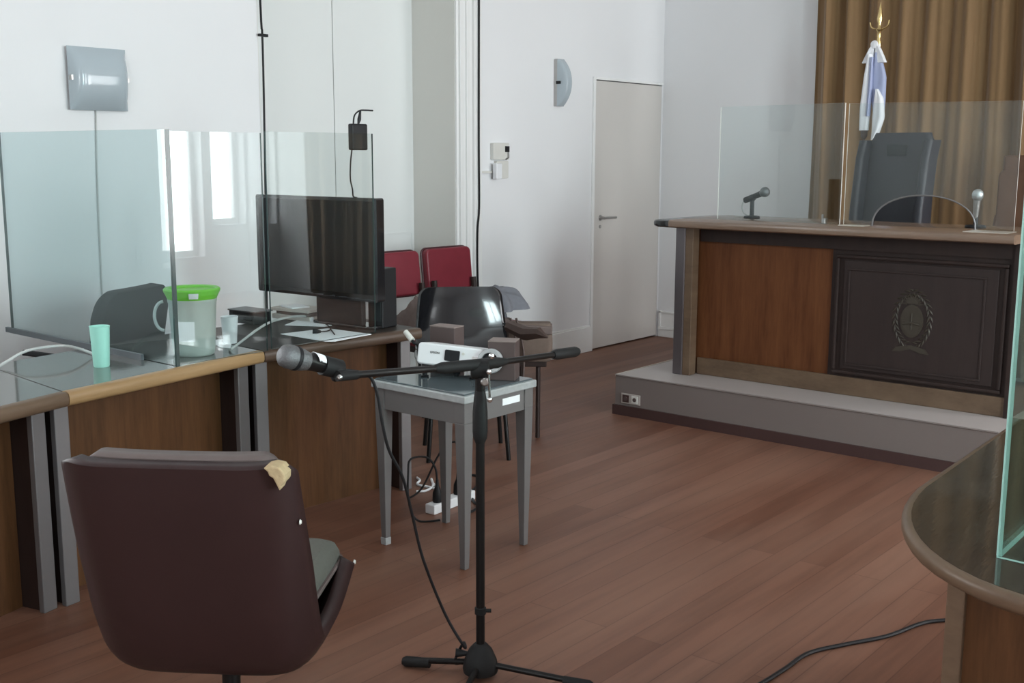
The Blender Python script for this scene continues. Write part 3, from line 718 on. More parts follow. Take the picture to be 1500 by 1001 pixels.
b = MB(); b.box((.174, -.003, .046), (.182, .001, .054)); LP(b, 'sensor', 'black')
b = MB(); b.prism([(-.003, .02, .034), (-.003, .16, .034), (-.003, .16, .094), (-.003, .02, .094)], (.004, 0, 0)); LP(b, 'side_grille', 'offwhite')
b = MB(); b.prism([(.245, -.005, .034), (.30, -.005, .034), (.30, -.005, .094), (.245, -.005, .094)], (0, .022, 0)); LP(b, 'lens_housing', 'black', bevel=.008)
b = MB(); b.lathe([(.047, -.004), (.047, .0), (.047, .022), (.044, .026), (.032, .026), (.032, .010)], (.286, .0, .064), (0, -1, 0), 36); lr = LP(b, 'lens_ring', 'outlet_ring', smooth=40)
b = MB(); b.lathe([(.031, .010), (.030, .016), (.020, .013), (.0, .017)], (.286, .0, .064), (0, -1, 0), 32); LP(b, 'lens', 'screen', lr, smooth=60)
for x, y, h in ((.03, .035, .045), (.22, .035, .027), (.125, .15, .015)):
    b = MB(); b.lathe([(.014, 0), (.016, .006), (.010, .008), (.010, h)], (x, y, 0), (0, 0, 1), 16); b.build('foot', 'black', t, world=False, smooth=40)
cu = bpy.data.curves.new('logo', 'FONT'); cu.body = 'EPSON'; cu.size = .012; cu.extrude = .0006; cu.align_x = 'CENTER'
to = bpy.data.objects.new('logo_tmp', cu); C.objects.link(to); bpy.context.view_layer.update()
me = bpy.data.meshes.new_from_object(to.evaluated_get(bpy.context.evaluated_depsgraph_get())); bpy.data.objects.remove(to)
me.transform(tilt @ Matrix.Translation((.068, -.001, .0665)) @ Matrix.Rotation(PI/2, 4, 'X')); me.materials.clear(); me.materials.append(M['black'])
lo_ = bpy.data.objects.new('logo', me); C.objects.link(lo_); lo_.parent = t
# brown boxes
def carton(label, cx, cy, rz, w, d, h, z):
    t = thing('brown_box', label, 'box', (cx, cy, z), rz, 'brown boxes behind the projector')
    MB().box((-w/2, -d/2, 0), (w/2, d/2, h-.004)).build('body', 'carton', t, world=False, bevel=.003)
    MB().box((-w/2, -d/2, h-.004), (w/2, d/2, h)).build('lid', 'carton_top', t, world=False, bevel=.001)
carton('brown box standing on the grey table right behind the projector lens', -2.697, 3.204, math.radians(28), .105, .088, .150, TZ)
carton('smaller brown box behind the left half of the projector', -3.035, 3.252, math.radians(8), .12, .07, .165, TZ)
t = thing('video_cable', 'white video plug with black cable end rising behind the projector', 'cable', (-3.07, 3.07, TZ))
a0, a1 = rd_(594, 486, 4.36), rd_(604, 499, 4.33)
MB().tube([a0, a1], [.0105, .012], 12).build('plug', 'offwhite', t, smooth=True)
MB().tube([a1, rd_(607, 503, 4.32), Vector((-3.035, 3.09, TZ+.10)), Vector((-3.04, 3.10, TZ+.012))], .006, 8, smooth=4).build('cord', 'black', t, smooth=True)

# power strip and cords on the floor behind the table
q0, q1 = rz_(634, 752, 0), rz_(670, 738, 0)
t = thing('power_strip', 'white power strip with black plugs on the floor behind the grey table', 'power strip', tuple(q0))
dv = (q1-q0).normalized(); nv = Vector((-dv.y, dv.x, 0)); an = math.atan2(dv.y, dv.x)
TM = Matrix.Translation(q0) @ Matrix.Rotation(an, 4, 'Z')
MB().box((-.02, -.026, 0), (.26, .026, .042)).xf(TM).build('body', 'white', t, bevel=.005)
for x in (.03, .17):
    pl = MB().lathe([(.019, .042), (.021, .05), (.019, .085), (.009, .11), (.006, .14)], (x, 0, 0), (0, 0, 1), 16).xf(TM).build('plug', 'black', t, smooth=40)
    pts = [(x, 0, .13), (x+.01, .01, .21), (x+.04, .05, .26), (x+.02, .12, .20), (x-.04, .17, .05), (x-.1, .2, .008)] if x > .1 else [(x, 0, .13), (x, .01, .19), (x-.02, .04, .235), (x-.11, .05, .245), (x-.16, .02, .2), (x-.18, .0, .08), (x-.16, -.03, .008), (x-.10, -.10, .008)]
    MB().tube(pts, .0045, 7, smooth=6).xf(TM).build('cord', 'black', pl, smooth=True)
t = thing('white_cord', 'loose loop of thin white cord on the floor behind the power strip', 'cord', tuple(rz_(625, 715, 0)))
MB().tube([rz_(x, y, .006) for x, y in ((611, 700), (615, 704), (611, 709), (618, 712), (630, 714), (643, 717), (634, 708), (632, 702), (634, 712), (624, 719), (610, 720))], .0055, 7, smooth=6).build('cord', 'white', t, smooth=True)
o = MB().tube([rz_(x, y, .007) for x, y in ((690, 696), (697, 697), (704, 699), (699, 712), (690, 722), (694, 735), (702, 741), (694, 748), (682, 752))], .006, 7, smooth=6).build('floor_cable', 'black', smooth=True)
tag(o, 'black cable coiled on the floor behind the front legs of the grey table', 'cable')

# ------------------------------------------------------------------ microphone stand
pb = Vector((-2.025, 2.303, 0))
t = thing('microphone_stand', 'black boom microphone stand with round clutch in the foreground', 'microphone stand', tuple(pb))
zc = .918
b = MB(); b.lathe([(.050, .018), (.052, .03), (.047, .055), (.034, .085), (.021, .10), (.0165, .104)], pb, (0,0,1), 28); b.build('base_hub', 'rubber', t, smooth=50)
MB().tube([pb+Vector((-.030, -.02, .07)), pb+Vector((-.058, -.044, .072))], [.006, .014], 10).build('hub_screw', 'black', t, smooth=40)
for ex, ey in ((590, 966), (868, 1003)):
    e = rz_(ex, ey, .022); d = (e-pb); d.z = 0; L_ = d.length; d.normalize()
    lg = MB().tube([pb+d*.03+Vector((0,0,.042)), pb+d*(L_*.75)+Vector((0,0,.026)), pb+d*(L_-.04)+Vector((0,0,.018))], .009, 10).build('leg', 'stand', t, smooth=True)
    MB().tube([pb+d*(L_-.085)+Vector((0,0,.021)), pb+d*(L_-.01)+Vector((0,0,.0165)), pb+d*L_+Vector((0,0,.0165))], [.0145, .016, .011], 12).build('rubber_foot', 'rubber', lg, smooth=True)
d = Vector((.42, -.9, 0)).normalized()
lg = MB().tube([pb+d*.03+Vector((0,0,.042)), pb+d*.20+Vector((0,0,.026)), pb+d*.26+Vector((0,0,.018))], .009, 10).build('leg', 'stand', t, smooth=True)
MB().tube([pb+d*.22+Vector((0,0,.021)), pb+d*.29+Vector((0,0,.0165)), pb+d*.30+Vector((0,0,.0165))], [.0145, .016, .011], 12).build('rubber_foot', 'rubber', lg, smooth=True)
MB().tube([pb+Vector((0,0,.09)), pb+Vector((0,0,.73))], .0128, 16).build('lower_tube', 'stand', t, smooth=True)
MB().lathe([(.013, .70), (.0195, .715), (.0215, .735), (.021, .79), (.0175, .83), (.0145, .85)], pb, n=24).build('height_clutch', 'rubber', t, smooth=50)
MB().tube([pb+Vector((0,0,.84)), pb+Vector((0,0,zc-.012))], .0135, 14).build('upper_tube', 'stand', t, smooth=True)
q = MB().lathe([(.0128, .192), (.0165, .194), (.0165, .212), (.0128, .214)], pb, n=18).build('collar', 'rubber', t, smooth=40)
MB().tube([pb+Vector((.012, .010, .203)), pb+Vector((.024, .02, .203))], .006, 8).build('collar_screw', 'rubber', q, smooth=40)
B0_ = rd_(500, 551, 2.70); Bc = rd_(703, 535, (pb.xy).length); B1_ = rd_(846, 515, 3.50)
def mixv(a, b, f): return a + (b-a)*f
MB().tube([B0_, Bc, B1_], .0095, 12).build('boom_arm', 'stand', t, smooth=True)
MB().tube([mixv(Bc, B1_, .72), mixv(Bc, B1_, .76), mixv(Bc, B1_, .97), B1_], [.012, .0165, .0165, .012], 14).build('counterweight', 'rubber', t, smooth=True)
MB().tube([mixv(Bc, B0_, .36), mixv(Bc, B0_, .30), mixv(Bc, B1_, .16), mixv(Bc, B1_, .24)], [.010, .016, .016, .010], 14).build('boom_sleeve', 'rubber', t, smooth=True)
rt = Vector((.75, .66, 0))
MB().lathe([(.020, -.026), (.026, -.022), (.026, .022), (.020, .026)], Bc+Vector((0,0,-.012)), rt, 24).build('boom_clutch', 'rubber', t, smooth=40)
kb = Bc + rt*.012 + Vector((.028, -.030, -.045))
MB().lathe([(.011, 0), (.012, .004), (.012, .02), (.008, .024)], Bc+rt*.012+Vector((.006, -.006, -.043)), Vector((.7, -.7, 0)), 18).build('clutch_screw', 'steel', t, smooth=40)
ha = rd_(716, 545, 3.03); hb = rd_(717.5, 586, 3.03)
h_ = MB().tube([ha, hb], .0033, 8).build('lever', 'chrome', t, smooth=True)
for e in (ha, hb): MB().lathe([(.001, -.008), (.0065, -.005), (.0078, 0), (.0065, .005), (.001, .008)], e, n=14).build('lever_ball', 'chrome', h_, smooth=True)
MB().lathe([(.001, -.009), (.007, -.006), (.009, 0), (.007, .006), (.001, .009)], rd_(720, 522, 3.05), n=14).build('boom_screw', 'chrome', t, smooth=True)
MB().tube([B0_-(Bc-B0_).normalized()*.012, B0_+(Bc-B0_).normalized()*.05], [.013, .012], 12).build('boom_tip', 'rubber', t, smooth=True)
MB().lathe([(.006, 0), (.007, .01), (.003, .014)], B0_+Vector((.004, -.006, .0)), Vector((.55, -.8, 0)), 12).build('tip_screw', 'steel', t, smooth=40)
m0, m1 = rd_(424, 523, 2.66), rd_(500, 542, 2.735)
dm_ = (m1-m0).normalized()
MB().tube([B0_+Vector((0,0,.008)), mixv(m0, m1, .86)+Vector((0,0,-.024))], .011, 10).build('clip_stem', 'rubber', t, smooth=True)
cl = MB().lathe([(.0245, 0), (.0245, .052), (.0225, .055)], mixv(m0, m1, .62), dm_, 20).build('microphone_clip', 'rubber', t, smooth=50)
t = thing('microphone', 'black handheld microphone with white tape clipped on the boom stand', 'microphone', tuple(mixv(m0, m1, .5)))
MB().lathe([(.002, -.028), (.016, -.026), (.0255, -.018), (.029, -.004), (.0292, .006), (.0282, .012)], m0, dm_, 28).build('grille', 'grille', t, smooth=50)
MB().lathe([(.0285, .012), (.030, .014), (.030, .020), (.0285, .022)], m0, dm_, 28).build('grille_band', 'black', t, smooth=40)
MB().lathe([(.028, .022), (.0265, .034), (.0225, .050)], m0, dm_, 28).build('collar', 'grille', t, smooth=50)
MB().lathe([(.0225, .050), (.0205, .065), (.0178, .12), (.0165, .135)], m0, dm_, 24).build('handle', 'stand', t, smooth=50)
up = Vector((.2, -.25, .95)); sd = dm_.cross(up).normalized(); up = sd.cross(dm_).normalized()
tp = MB(); n_ = 12
def tape(s0, s1, r, a0, a1):
    mb = MB()
    def fn(u, v):
        a = a0+(a1-a0)*u; s = s0+(s1-s0)*v + .010*(abs(u-.5)*2 if v < .5 else 0); rr = r(s)
        return m0 + dm_*s + (up*math.cos(a)+sd*math.sin(a))*rr
    return mb.grid(fn, 14, 5)
tape(.060, .090, lambda s: .0262-.05*(s-.05)+.0, -1.5, 1.0).build('white_tape', 'paper', t, smooth=True, solid=.001)
MB().lathe([(.0155, .135), (.015, .150), (.010, .156)], m0, dm_, 18).build('cable_plug', 'offwhite', t, smooth=40)
pe = m0 + dm_*.155
t = thing('microphone_cable', 'black cable hanging from the boom microphone down to the stand base', 'cable', (pb.x-.05, pb.y-.05, 0))
MB().tube([pe, rd_(538, 549, 2.76), rd_(552, 575, 2.77), rd_(560, 620, 2.78), rd_(570, 660, 2.80), rd_(590, 700, 2.84), rd_(604, 755, 2.88), rd_(620, 820, 2.92), rd_(652, 900, 2.97), rd_(680, 948, 2.98), pb+Vector((-.045, -.025, .10)), pb+Vector((-.075, -.03, .03)), pb+Vector((-.09, .05, .006))], .0042, 8, smooth=5).build('cable', 'black', t, smooth=True)

# ------------------------------------------------------------------ red chairs along the wall
def red_chair(label, x, y, rz):
    t = thing('red_chair', label, 'chair', (x, y, 0), rz, 'red leatherette chairs along the wall')
    b = MB(); b.prism([(xx, 0, .80+zz) for xx, zz in rrect(.385, .27, .035)], (0, .055, 0))
    tl = Matrix.Translation((0, -.20, 0)) @ Matrix.Rotation(math.radians(7), 4, 'X')
    b.xf(Matrix.Translation((0, -.205, -.02)) @ Matrix.Rotation(math.radians(6), 4, 'X')).build('backrest', 'red', t, world=False, smooth=40, bevel=.012, seg=3)
    rim = MB(); rr = rrect(.39, .275, .037); rim.tube([(xx, .006, .80+zz) for xx, zz in rr] + [(rr[0][0], .006, .80+rr[0][1])], .008, 7)
    rim.xf(Matrix.Translation((0, -.205, -.02)) @ Matrix.Rotation(math.radians(6), 4, 'X')).build('back_piping', 'red_dark', t, world=False, smooth=True)
    cushion(MB(), 0, .03, .41, .47, .44, .44, .05, .02, 0, .01).build('seat', 'red', t, world=False, smooth=50)
    MB().box((-.20, -.17, .375), (.20, .23, .41)).build('seat_frame', 'dark_wood', t, world=False)
    for sx in (-1, 1):
        MB().tube([(sx*.19, .21, .0), (sx*.19, .21, .39)], [.013, .018], 8).build('leg', 'dark_wood', t, world=False, smooth=40)
        MB().tube([(sx*.19, -.20, .0), (sx*.19, -.17, .39), (sx*.17, -.185, .58), (sx*.17, -.20, .72)], [.013, .018], 8).build('leg', 'dark_wood', t, world=False, smooth=40)
red_chair('red padded chair with fully visible backrest, standing in front of the white moulded casing', -4.62, 5.22, math.radians(-90-4))
red_chair('red padded chair partly hidden by the television and speaker', -4.62, 4.745, math.radians(-90-4))
o = heap(-4.58, 4.745, .484, .18, .19, .22, 5).build('folded_cloth', 'taupe_cloth', smooth=60); tag(o, 'taupe cloth heaped on the seat of the red chair beside the television', 'cloth')
o = heap(-4.58, 5.22, .484, .16, .17, .18, 8).build('folded_cloth', 'grey_cloth', smooth=60); tag(o, 'grey cloth heaped on the seat of the red chair in front of the casing', 'cloth')
# worn papers on far end of desk
# black shell chair
t = thing('shell_chair', 'glossy black moulded shell chair behind the projector', 'chair', (-3.735, 4.135, 0), math.radians(-133))
shell([(-.285, .815), (-.268, .74), (-.240, .60), (-.205, .50), (-.12, .452), (.0, .44), (.12, .445), (.21, .43)], [(0, .215), (.25, .235), (.5, .245), (.65, .25), (1, .23)], [(0, -.03), (.3, -.02), (.55, .06), (1, .03)], .05, .06, nu=25, power=2.2).build('seat_shell', 'gloss_black', t, world=False, smooth=70, solid=.012)
for sx in (-1, 1):
    for sy, yy in ((-1, -.10), (1, .12)):
        MB().tube([(sx*.15, yy, .437), (sx*.17, yy+sy*.03, .40), (sx*.20, yy+sy*.06, .0)], .011, 10).build('leg', 'stand', t, world=False, smooth=True)
# bench with coats and bag behind it
t = thing('low_bench', 'low dark wooden bench carrying the coats and the beige bag behind the black shell chair', 'bench', (-3.80, 4.69, 0), math.radians(38))
MB().box((-.30, -.19, .39), (.12, .19, .42)).build('seat', 'dark_wood', t, world=False, bevel=.004)
for sx in (-.275, .075):
    for sy in (-.165, .165): MB().tube([(sx, sy, .39), (sx, sy, 0)], .012, 8).build('leg', 'dark_wood', t, world=False, smooth=True)
c1 = rd_(727, 500, 6.12)
o = heap(c1.x, c1.y, .4225, .165, .155, .26, 21, 7, sharp=1.2).build('draped_coat', 'taupe_cloth', smooth=60); tag(o, 'taupe coat bundled low on the dark bench behind the black shell chair', 'coat')
o = heap(c1.x-.015, c1.y+.005, .665, .165, .155, .14, 33, 8, sharp=1.2).build('draped_coat', 'grey_cloth', smooth=60); tag(o, 'grey blue jacket heaped on top of the taupe coat beside the black shell chair', 'coat')
p = rd_(777, 530, 5.90)
t = thing('canvas_bag', 'beige canvas bag with dark straps lying behind the grey table', 'bag', (p.x, p.y, .421), math.radians(38))
bb_ = MB(); rings = []
for z, w, d in ((0, .21, .13), (.015, .23, .15), (.10, .235, .15), (.17, .225, .13), (.20, .21, .09)):
    rings.append([(x_, y_, z) for x_, y_ in rrect(w, d, .025)])
bb_.ring_loft(rings).build('bag_body', 'beige_bag', t, world=False, smooth=50)
bb_ = MB(); bb_.prism([(-.115, -.080, .155), (.115, -.080, .145), (.115, -.080, .185), (-.115, -.080, .20)], (0, .155, 0)); bb_.build('flap', 'taupe_cloth', t, world=False, bevel=.006)
for x_ in (-.085, -.055):
    MB().tube([(x_-.02, -.086, .235), (x_, -.092, .16), (x_+.02, -.090, .05), (x_+.02, -.125, -.04), (x_+.012, -.125, -.14)], .007, 6, smooth=4).build('strap', 'strap', t, world=False, smooth=True)
t = thing('folded_umbrella', 'dark pointed umbrella end sticking out over the beige bag', 'umbrella', tuple(rd_(775, 488, 5.5)))
a, b_2 = rd_(752, 470, 5.62), rd_(803, 495, 5.42)
MB().tube([rd_(745, 478, 5.62), rd_(770, 489, 5.53), rd_(790, 488, 5.47), b_2], [.030, .036, .028, .002], 7).build('canopy', 'strap', t, smooth=30)
MB().tube([rd_(738, 474, 5.65), rd_(747, 479, 5.62)], .007, 7).build('shaft', 'black', t, smooth=True)

# ------------------------------------------------------------------ judge's platform and bench
HP = .233
t = thing('bench_platform', 'low taupe platform with metal-edged top under the wooden judges bench', 'platform', (-2.2, 6.3, 0))
PX0, PX1, PY0, PY1 = -3.645, -1.44, 5.345, 7.6
out = [(PX0, PY0), (PX1-.06, PY0), (PX1, PY0+.10), (PX1, PY1), (PX0, PY1)]
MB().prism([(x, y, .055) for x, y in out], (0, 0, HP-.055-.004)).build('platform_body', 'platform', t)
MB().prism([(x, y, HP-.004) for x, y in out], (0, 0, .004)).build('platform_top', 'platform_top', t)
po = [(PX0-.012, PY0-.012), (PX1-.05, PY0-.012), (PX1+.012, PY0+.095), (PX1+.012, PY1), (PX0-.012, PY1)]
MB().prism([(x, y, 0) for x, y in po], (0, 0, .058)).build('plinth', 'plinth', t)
al = MB(); al.tube([(PX0, PY1, HP-.002), (PX0, PY0, HP-.002)], .006, 6); al.build('edge_trim', 'alu', t)
al = MB(); al.tube([(PX0, PY0, HP-.002), (PX1-.06, PY0, HP-.002), (PX1, PY0+.10, HP-.002)], .005, 6); al.build('edge_trim', 'platform', t)
op = MB(); op.box((PX0+.045, PY0-.007, .072), (PX0+.175, PY0, .132)); op_ = op.build('outlet_plate', 'outlet_grey', t, bevel=.003)
for k in range(2):
    xx = PX0+.078+.062*k
    MB().box((xx-.022, PY0-.010, .080), (xx+.022, PY0-.006, .124)).build('socket', 'plinth' if k == 0 else 'offwhite', op_, bevel=.002)
    MB().lathe([(.012, 0), (.012, .003), (.004, .003)], (xx, PY0-.010, .102), (0, -1, 0), 12).build('pin_recess', 'carton', op_, smooth=40)

HP += .001
t = thing('judges_bench', 'tall wooden judges bench with dark crest panel on the platform', 'bench', (-2.4, 5.9, HP))
BX0, BX1 = -3.41, -1.575
zt = 1.135
b = MB()
prof = [(5.515, zt-.020), (5.518, zt-.008), (5.53, zt), (6.20, zt), (6.20, zt-.045), (5.53, zt-.045), (5.518, zt-.038)]
b.ring_loft([[(x, y+dy, z) for y, z in prof] for x, dy in ((-3.42, .0), (BX1+.03, .0))]); b.build('bench_top', 'bench_top', t, smooth=40)
b = MB(); b.ring_loft([[(x, 5.86+(y-5.86)*s, zt-.0225+(z-zt+.0225)*s2) for y, z in prof] for x, s, s2 in ((-3.42, 1, 1), (-3.50, .985, .98), (-3.525, .96, .8), (-3.535, .92, .4))]); b.build('end_cap', 'gloss_black', t, smooth=40)
MB().box((BX0, 5.585, HP), (BX0+.062, 5.655, zt-.045)).build('metal_post', 'post_dark', t, bevel=.004)
MB().box((BX0+.062, 5.590, HP), (BX0+.112, 5.66, zt-.045)).build('wood_post', 'edge_dark', t, bevel=.003)
MB().box((BX0+.02, 5.66, HP), (BX0+.05, 6.15, zt-.045)).build('end_panel', 'bench_veneer', t)
MB().box((BX0+.05, 5.70, HP), (-2.50, 5.72, zt-.045)).build('front_panel', 'bench_veneer', t)
MB().box((-2.50, 5.690, HP), (BX1, 5.712, zt-.045)).build('crest_panel', 'dark_wood', t)
MB().box((BX0+.112, 5.672, zt-.125), (BX1, 5.690, zt-.045)).build('top_rail_or_shade', 'dark_wood', t)  # dark strip standing for the shadow under the bench top
MB().box((BX0+.112, 5.672, HP), (BX1, 5.690, HP+.098)).build('base_rail', 'edge_dark', t, bevel=.002)
MB().box((BX1, 5.66, HP), (BX1+.03, 6.15, zt-.045)).build('end_panel', 'dark_wood', t)
fx0, fx1, fz0, fz1 = -2.475, -1.60, .345, .985
mo = MB()
def frame(mb, a0, a1, c0, c1, w, y0, y1):
    mb.box((a0, y0, c0), (a1, y1, c0+w)); mb.box((a0, y0, c1-w), (a1, y1, c1)); mb.box((a0, y0, c0+w), (a0+w, y1, c1-w)); mb.box((a1-w, y0, c0+w), (a1, y1, c1-w))
frame(mo, fx0, fx1, fz0, fz1, .020, 5.670, 5.690); mo.build('outer_moulding', 'dark_wood', t, bevel=.006)
ip = MB().box((-2.43, 5.680, .375), (-1.645, 5.690, .955)).build('raised_field', 'emblem_wood', t, bevel=.004)
mo = MB(); frame(mo, -2.405, -1.70, .395, .915, .012, 5.673, 5.680); mo.build('inner_moulding', 'emblem_wood', ip, bevel=.003)
# crest in low relief: laurel wreath, oval shield, rising sun, ribbon
cxm, czm, cy_ = -2.055, .675, 5.680
t_crest = MB()
for s in (-1, 1):
    for k in range(13):
        a = -PI/2*.86 + (PI*.90)*k/12
        for ro, tw in ((.105, .5), (.088, -.4)):
            px_, pz_ = cxm + s*ro*math.cos(a)*.92, czm + ro*1.42*math.sin(a)
            ta = a + PI/2 + tw
            dx, dz = s*math.cos(ta)*.020, math.sin(ta)*.024
            t_crest.ring_loft([[(px_-dx, cy_-.001, pz_-dz)]*4, [(px_-dz*.28, cy_-.0, pz_+dx*.28), (px_, cy_-.006, pz_), (px_+dz*.28, cy_, pz_-dx*.28), (px_, cy_+.001, pz_)], [(px_+dx, cy_-.001, pz_+dz)]*4], False)
t_crest.build('wreath', 'brass_dull', ip)
ov = MB(); ov.prism([(cxm+.058*math.cos(a), cy_-.008, czm-.01+.085*math.sin(a)) for a in [2*PI*k/32 for k in range(32)]], (0, .010, 0)); ov.build('shield', 'brass_dull', ip, smooth=30)
ov = MB(); ov.prism([(cxm+.048*math.cos(a), cy_-.010, czm-.01+.074*math.sin(a)) for a in [PI+PI*k/16 for k in range(17)]], (0, .004, 0)); ov.tube([(cxm, cy_-.010, czm-.055), (cxm, cy_-.010, czm+.03)], .004, 6); ov.tube([(cxm-.042, cy_-.010, czm-.028), (cxm-.012, cy_-.012, czm-.02), (cxm+.012, cy_-.012, czm-.02), (cxm+.042, cy_-.010, czm-.028)], .006, 6); ov.build('shield_relief', 'brass_dull', ip)
sn = MB()
for k in range(11):
    a = PI*k/10; r0_, r1_ = .030, .058 if k % 2 == 0 else .047
    c = Vector((cxm, cy_-.004, czm+.078))
    d = Vector((math.cos(a), 0, math.sin(a))); e_ = Vector((-math.sin(a), 0, math.cos(a)))*.006
    sn.prism([c+d*r0_-e_, c+d*r1_, c+d*r0_+e_], (0, .005, 0))
sn.prism([(cxm+.030*math.cos(a), cy_-.006, czm+.078+.030*math.sin(a)) for a in [PI*k/14 for k in range(15)]], (0, .006, 0)); sn.build('sun', 'brass_dull', ip)
rb_ = MB()
for s in (-1, 1):
    rb_.prism([(cxm, cy_-.005, czm-.135), (cxm+s*.075, cy_-.005, czm-.150), (cxm+s*.095, cy_-.005, czm-.175), (cxm+s*.050, cy_-.005, czm-.172), (cxm, cy_-.005, czm-.155)], (0, .006, 0))
rb_.build('ribbon', 'brass_dull', ip)
HP -= .001
# bench glass
GY = 5.752
gb0, gb1 = zt, 1.772
t = thing('bench_glass_screen', 'left glass screen on the judges bench in front of the dark microphone', 'glass screen', (-2.88, GY, zt), 0, 'glass screens on the judges bench')
MB().prism([(-3.275, GY+.064, gb0), (-2.500, GY-.004, gb0), (-2.500, GY-.004, gb1), (-3.275, GY+.064, gb1)], (.0007, .008, 0), 0, 1).build('glass_pane', ['glass', 'glass_edge_white'], t)
t = thing('bench_glass_screen', 'right glass screen on the judges bench with arched document opening', 'glass screen', (-2.06, GY, zt), 0, 'glass screens on the judges bench')
ou = [(-2.478, gb0), (-2.325, gb0)]
ax, hw_, hh = -2.068, .257, .165
ou += [(ax - hw_*math.cos(PI*k/20), gb0 + hh*math.sin(PI*k/20)**.85) for k in range(1, 20)]
ou += [(-1.811, gb0), (-1.632, gb0), (-1.632, gb1-.01), (-2.478, gb1-.004)]
MB().prism([(x, GY-.004+.075*(x+2.478), z) for x, z in ou], (-.0006, .008, 0), 0, 1).build('glass_pane', ['glass', 'glass_edge_white'], t)
MB().box((-1.808, 5.60, zt), (-1.60, 5.745, zt+.004)).build('base_plate_or_glint', 'alu', t, bevel=.001)  # pale plate standing for light reflected in the glossy bench top
MB().box((-2.47, 5.66, zt), (-2.33, 5.744, zt+.004)).build('base_plate_or_glint', 'alu', t, bevel=.001)  # second reflected strip, also laid on as a pale plate
ar = MB(); ar.tube([(ax - hw_*math.cos(PI*k/20), GY-.004+.075*(ax - hw_*math.cos(PI*k/20)+2.478), gb0 + hh*math.sin(PI*k/20)**.85) for k in range(0, 21)], .0045, 6); ar.build('opening_edge', 'post', t, smooth=True)
t = thing('bench_glass_clamp', 'small metal foot holding the left glass screen on the bench', 'clamp', (-2.60, 5.77, zt))
MB().box((-2.607, 5.757, zt), (-2.585, 5.79, zt+.03)).build('clamp_foot', 'steel', t, bevel=.003)
MB().box((-2.607, 5.757, zt+.03), (-2.598, 5.768, zt+.05)).build('clamp_jaw', 'steel', t)
# microphones on the bench
t = thing('desk_microphone', 'dark desk microphone on a short black stand at the left of the bench', 'microphone', (-3.135, 5.97, zt))
MB().lathe([(.046, 0), (.048, .006), (.044, .014), (.012, .018)], (-3.135, 5.97, zt), n=28).build('stand_base', 'black', t, smooth=40)
MB().tube([(-3.135, 5.97, zt+.012), (-3.135, 5.97, zt+.115)], .0125, 12).build('stem', 'black', t, smooth=True)
MB().tube([(-3.185, 5.975, zt+.103), (-3.12, 5.965, zt+.122)], .017, 12).build('clip', 'black', t, smooth=True)
MB().tube([(-3.185, 5.975, zt+.108), (-3.10, 5.962, zt+.135), (-3.062, 5.956, zt+.150)], [.013, .0165, .019], 14).build('handle', 'black', t, smooth=True)
MB().lathe([(.018, -.012), (.026, .0), (.0295, .014), (.026, .030), (.014, .040), (.001, .043)], (-3.062, 5.956, zt+.150), (.9, -.13, .34), 22).build('grille', 'grille', t, smooth=60)
MB().tube([(-3.187, 5.975, zt+.105), (-3.205, 5.98, zt+.075), (-3.200, 5.99, zt+.03), (-3.17, 6.01, zt+.006), (-3.22, 6.03, zt+.006), (-3.28, 6.04, zt+.005)], .004, 7, smooth=5).build('cord', 'cable_grey', t, smooth=True)
t = thing('desk_microphone', 'silver-headed microphone upright behind the arched glass opening', 'microphone', (-1.865, 5.97, zt))
MB().lathe([(.05, 0), (.052, .006), (.047, .014), (.012, .018)], (-1.865, 5.97, zt), n=28).build('stand_base', 'black', t, smooth=40)
MB().tube([(-1.865, 5.97, zt+.012), (-1.865, 5.97, zt+.07)], .012, 12).build('stem', 'black', t, smooth=True)
MB().tube([(-1.868, 5.97, zt+.05), (-1.860, 5.955, zt+.145)], [.013, .019], 14).build('handle', 'steel', t, smooth=True)
MB().lathe([(.019, -.004), (.027, .008), (.0285, .024), (.024, .040), (.012, .050), (.001, .052)], (-1.860, 5.955, zt+.147), (.08, -.15, 1), 22).build('grille', 'silver_grille', t, smooth=60)
# chairs behind the bench
t = thing('judge_armchair', 'high-backed charcoal leather armchair behind the judges bench', 'armchair', (-2.67, 6.66, HP), math.radians(172))
b = MB(); rings = []
for z, w, d, yo in ((.42, .42, .07, -.19), (.47, .44, .10, -.195), (.8, .45, .11, -.22), (1.2, .43, .10, -.255), (1.36, .40, .085, -.27), (1.405, .36, .05, -.275)):
    rings.append([(x_, yo+y_, z) for x_, y_ in rrect(w, d, .035)])
b.ring_loft(rings).build('backrest', 'judge', t, world=False, smooth=50)
for s in (-1, 1):
    w_ = MB(); w_.ring_loft([[(s*.215+x_, yo+y_, z) for x_, y_ in rrect(.055, .14, .025)] for z, yo in ((.62, -.14), (.95, -.16), (1.25, -.20), (1.36, -.235))]); w_.build('wing', 'judge', t, world=False, smooth=50)
    MB().box((s*.29-.03, -.17, .58), (s*.29+.03, .24, .64)).build('armrest', 'judge', t, world=False, bevel=.015, seg=3)
    MB().box((s*.29-.02, -.12, .40), (s*.29+.02, .20, .58)).build('arm_support', 'judge', t, world=False, bevel=.008)
cushion(MB(), 0, .03, .36, .50, .53, .50, .06, .035, 0, .015).build('seat', 'judge', t, world=False, smooth=50)
b = MB(); b.prism([(x_, -.212, 1.30+z_) for x_, z_ in rrect(.13, .07, .012)], (0, .012, 0)); b.build('headrest_button', 'black_soft', t, world=False, bevel=.004)
MB().lathe([(.03, .07), (.03, .36)], n=16).build('column', 'stand', t, world=False, smooth=40)
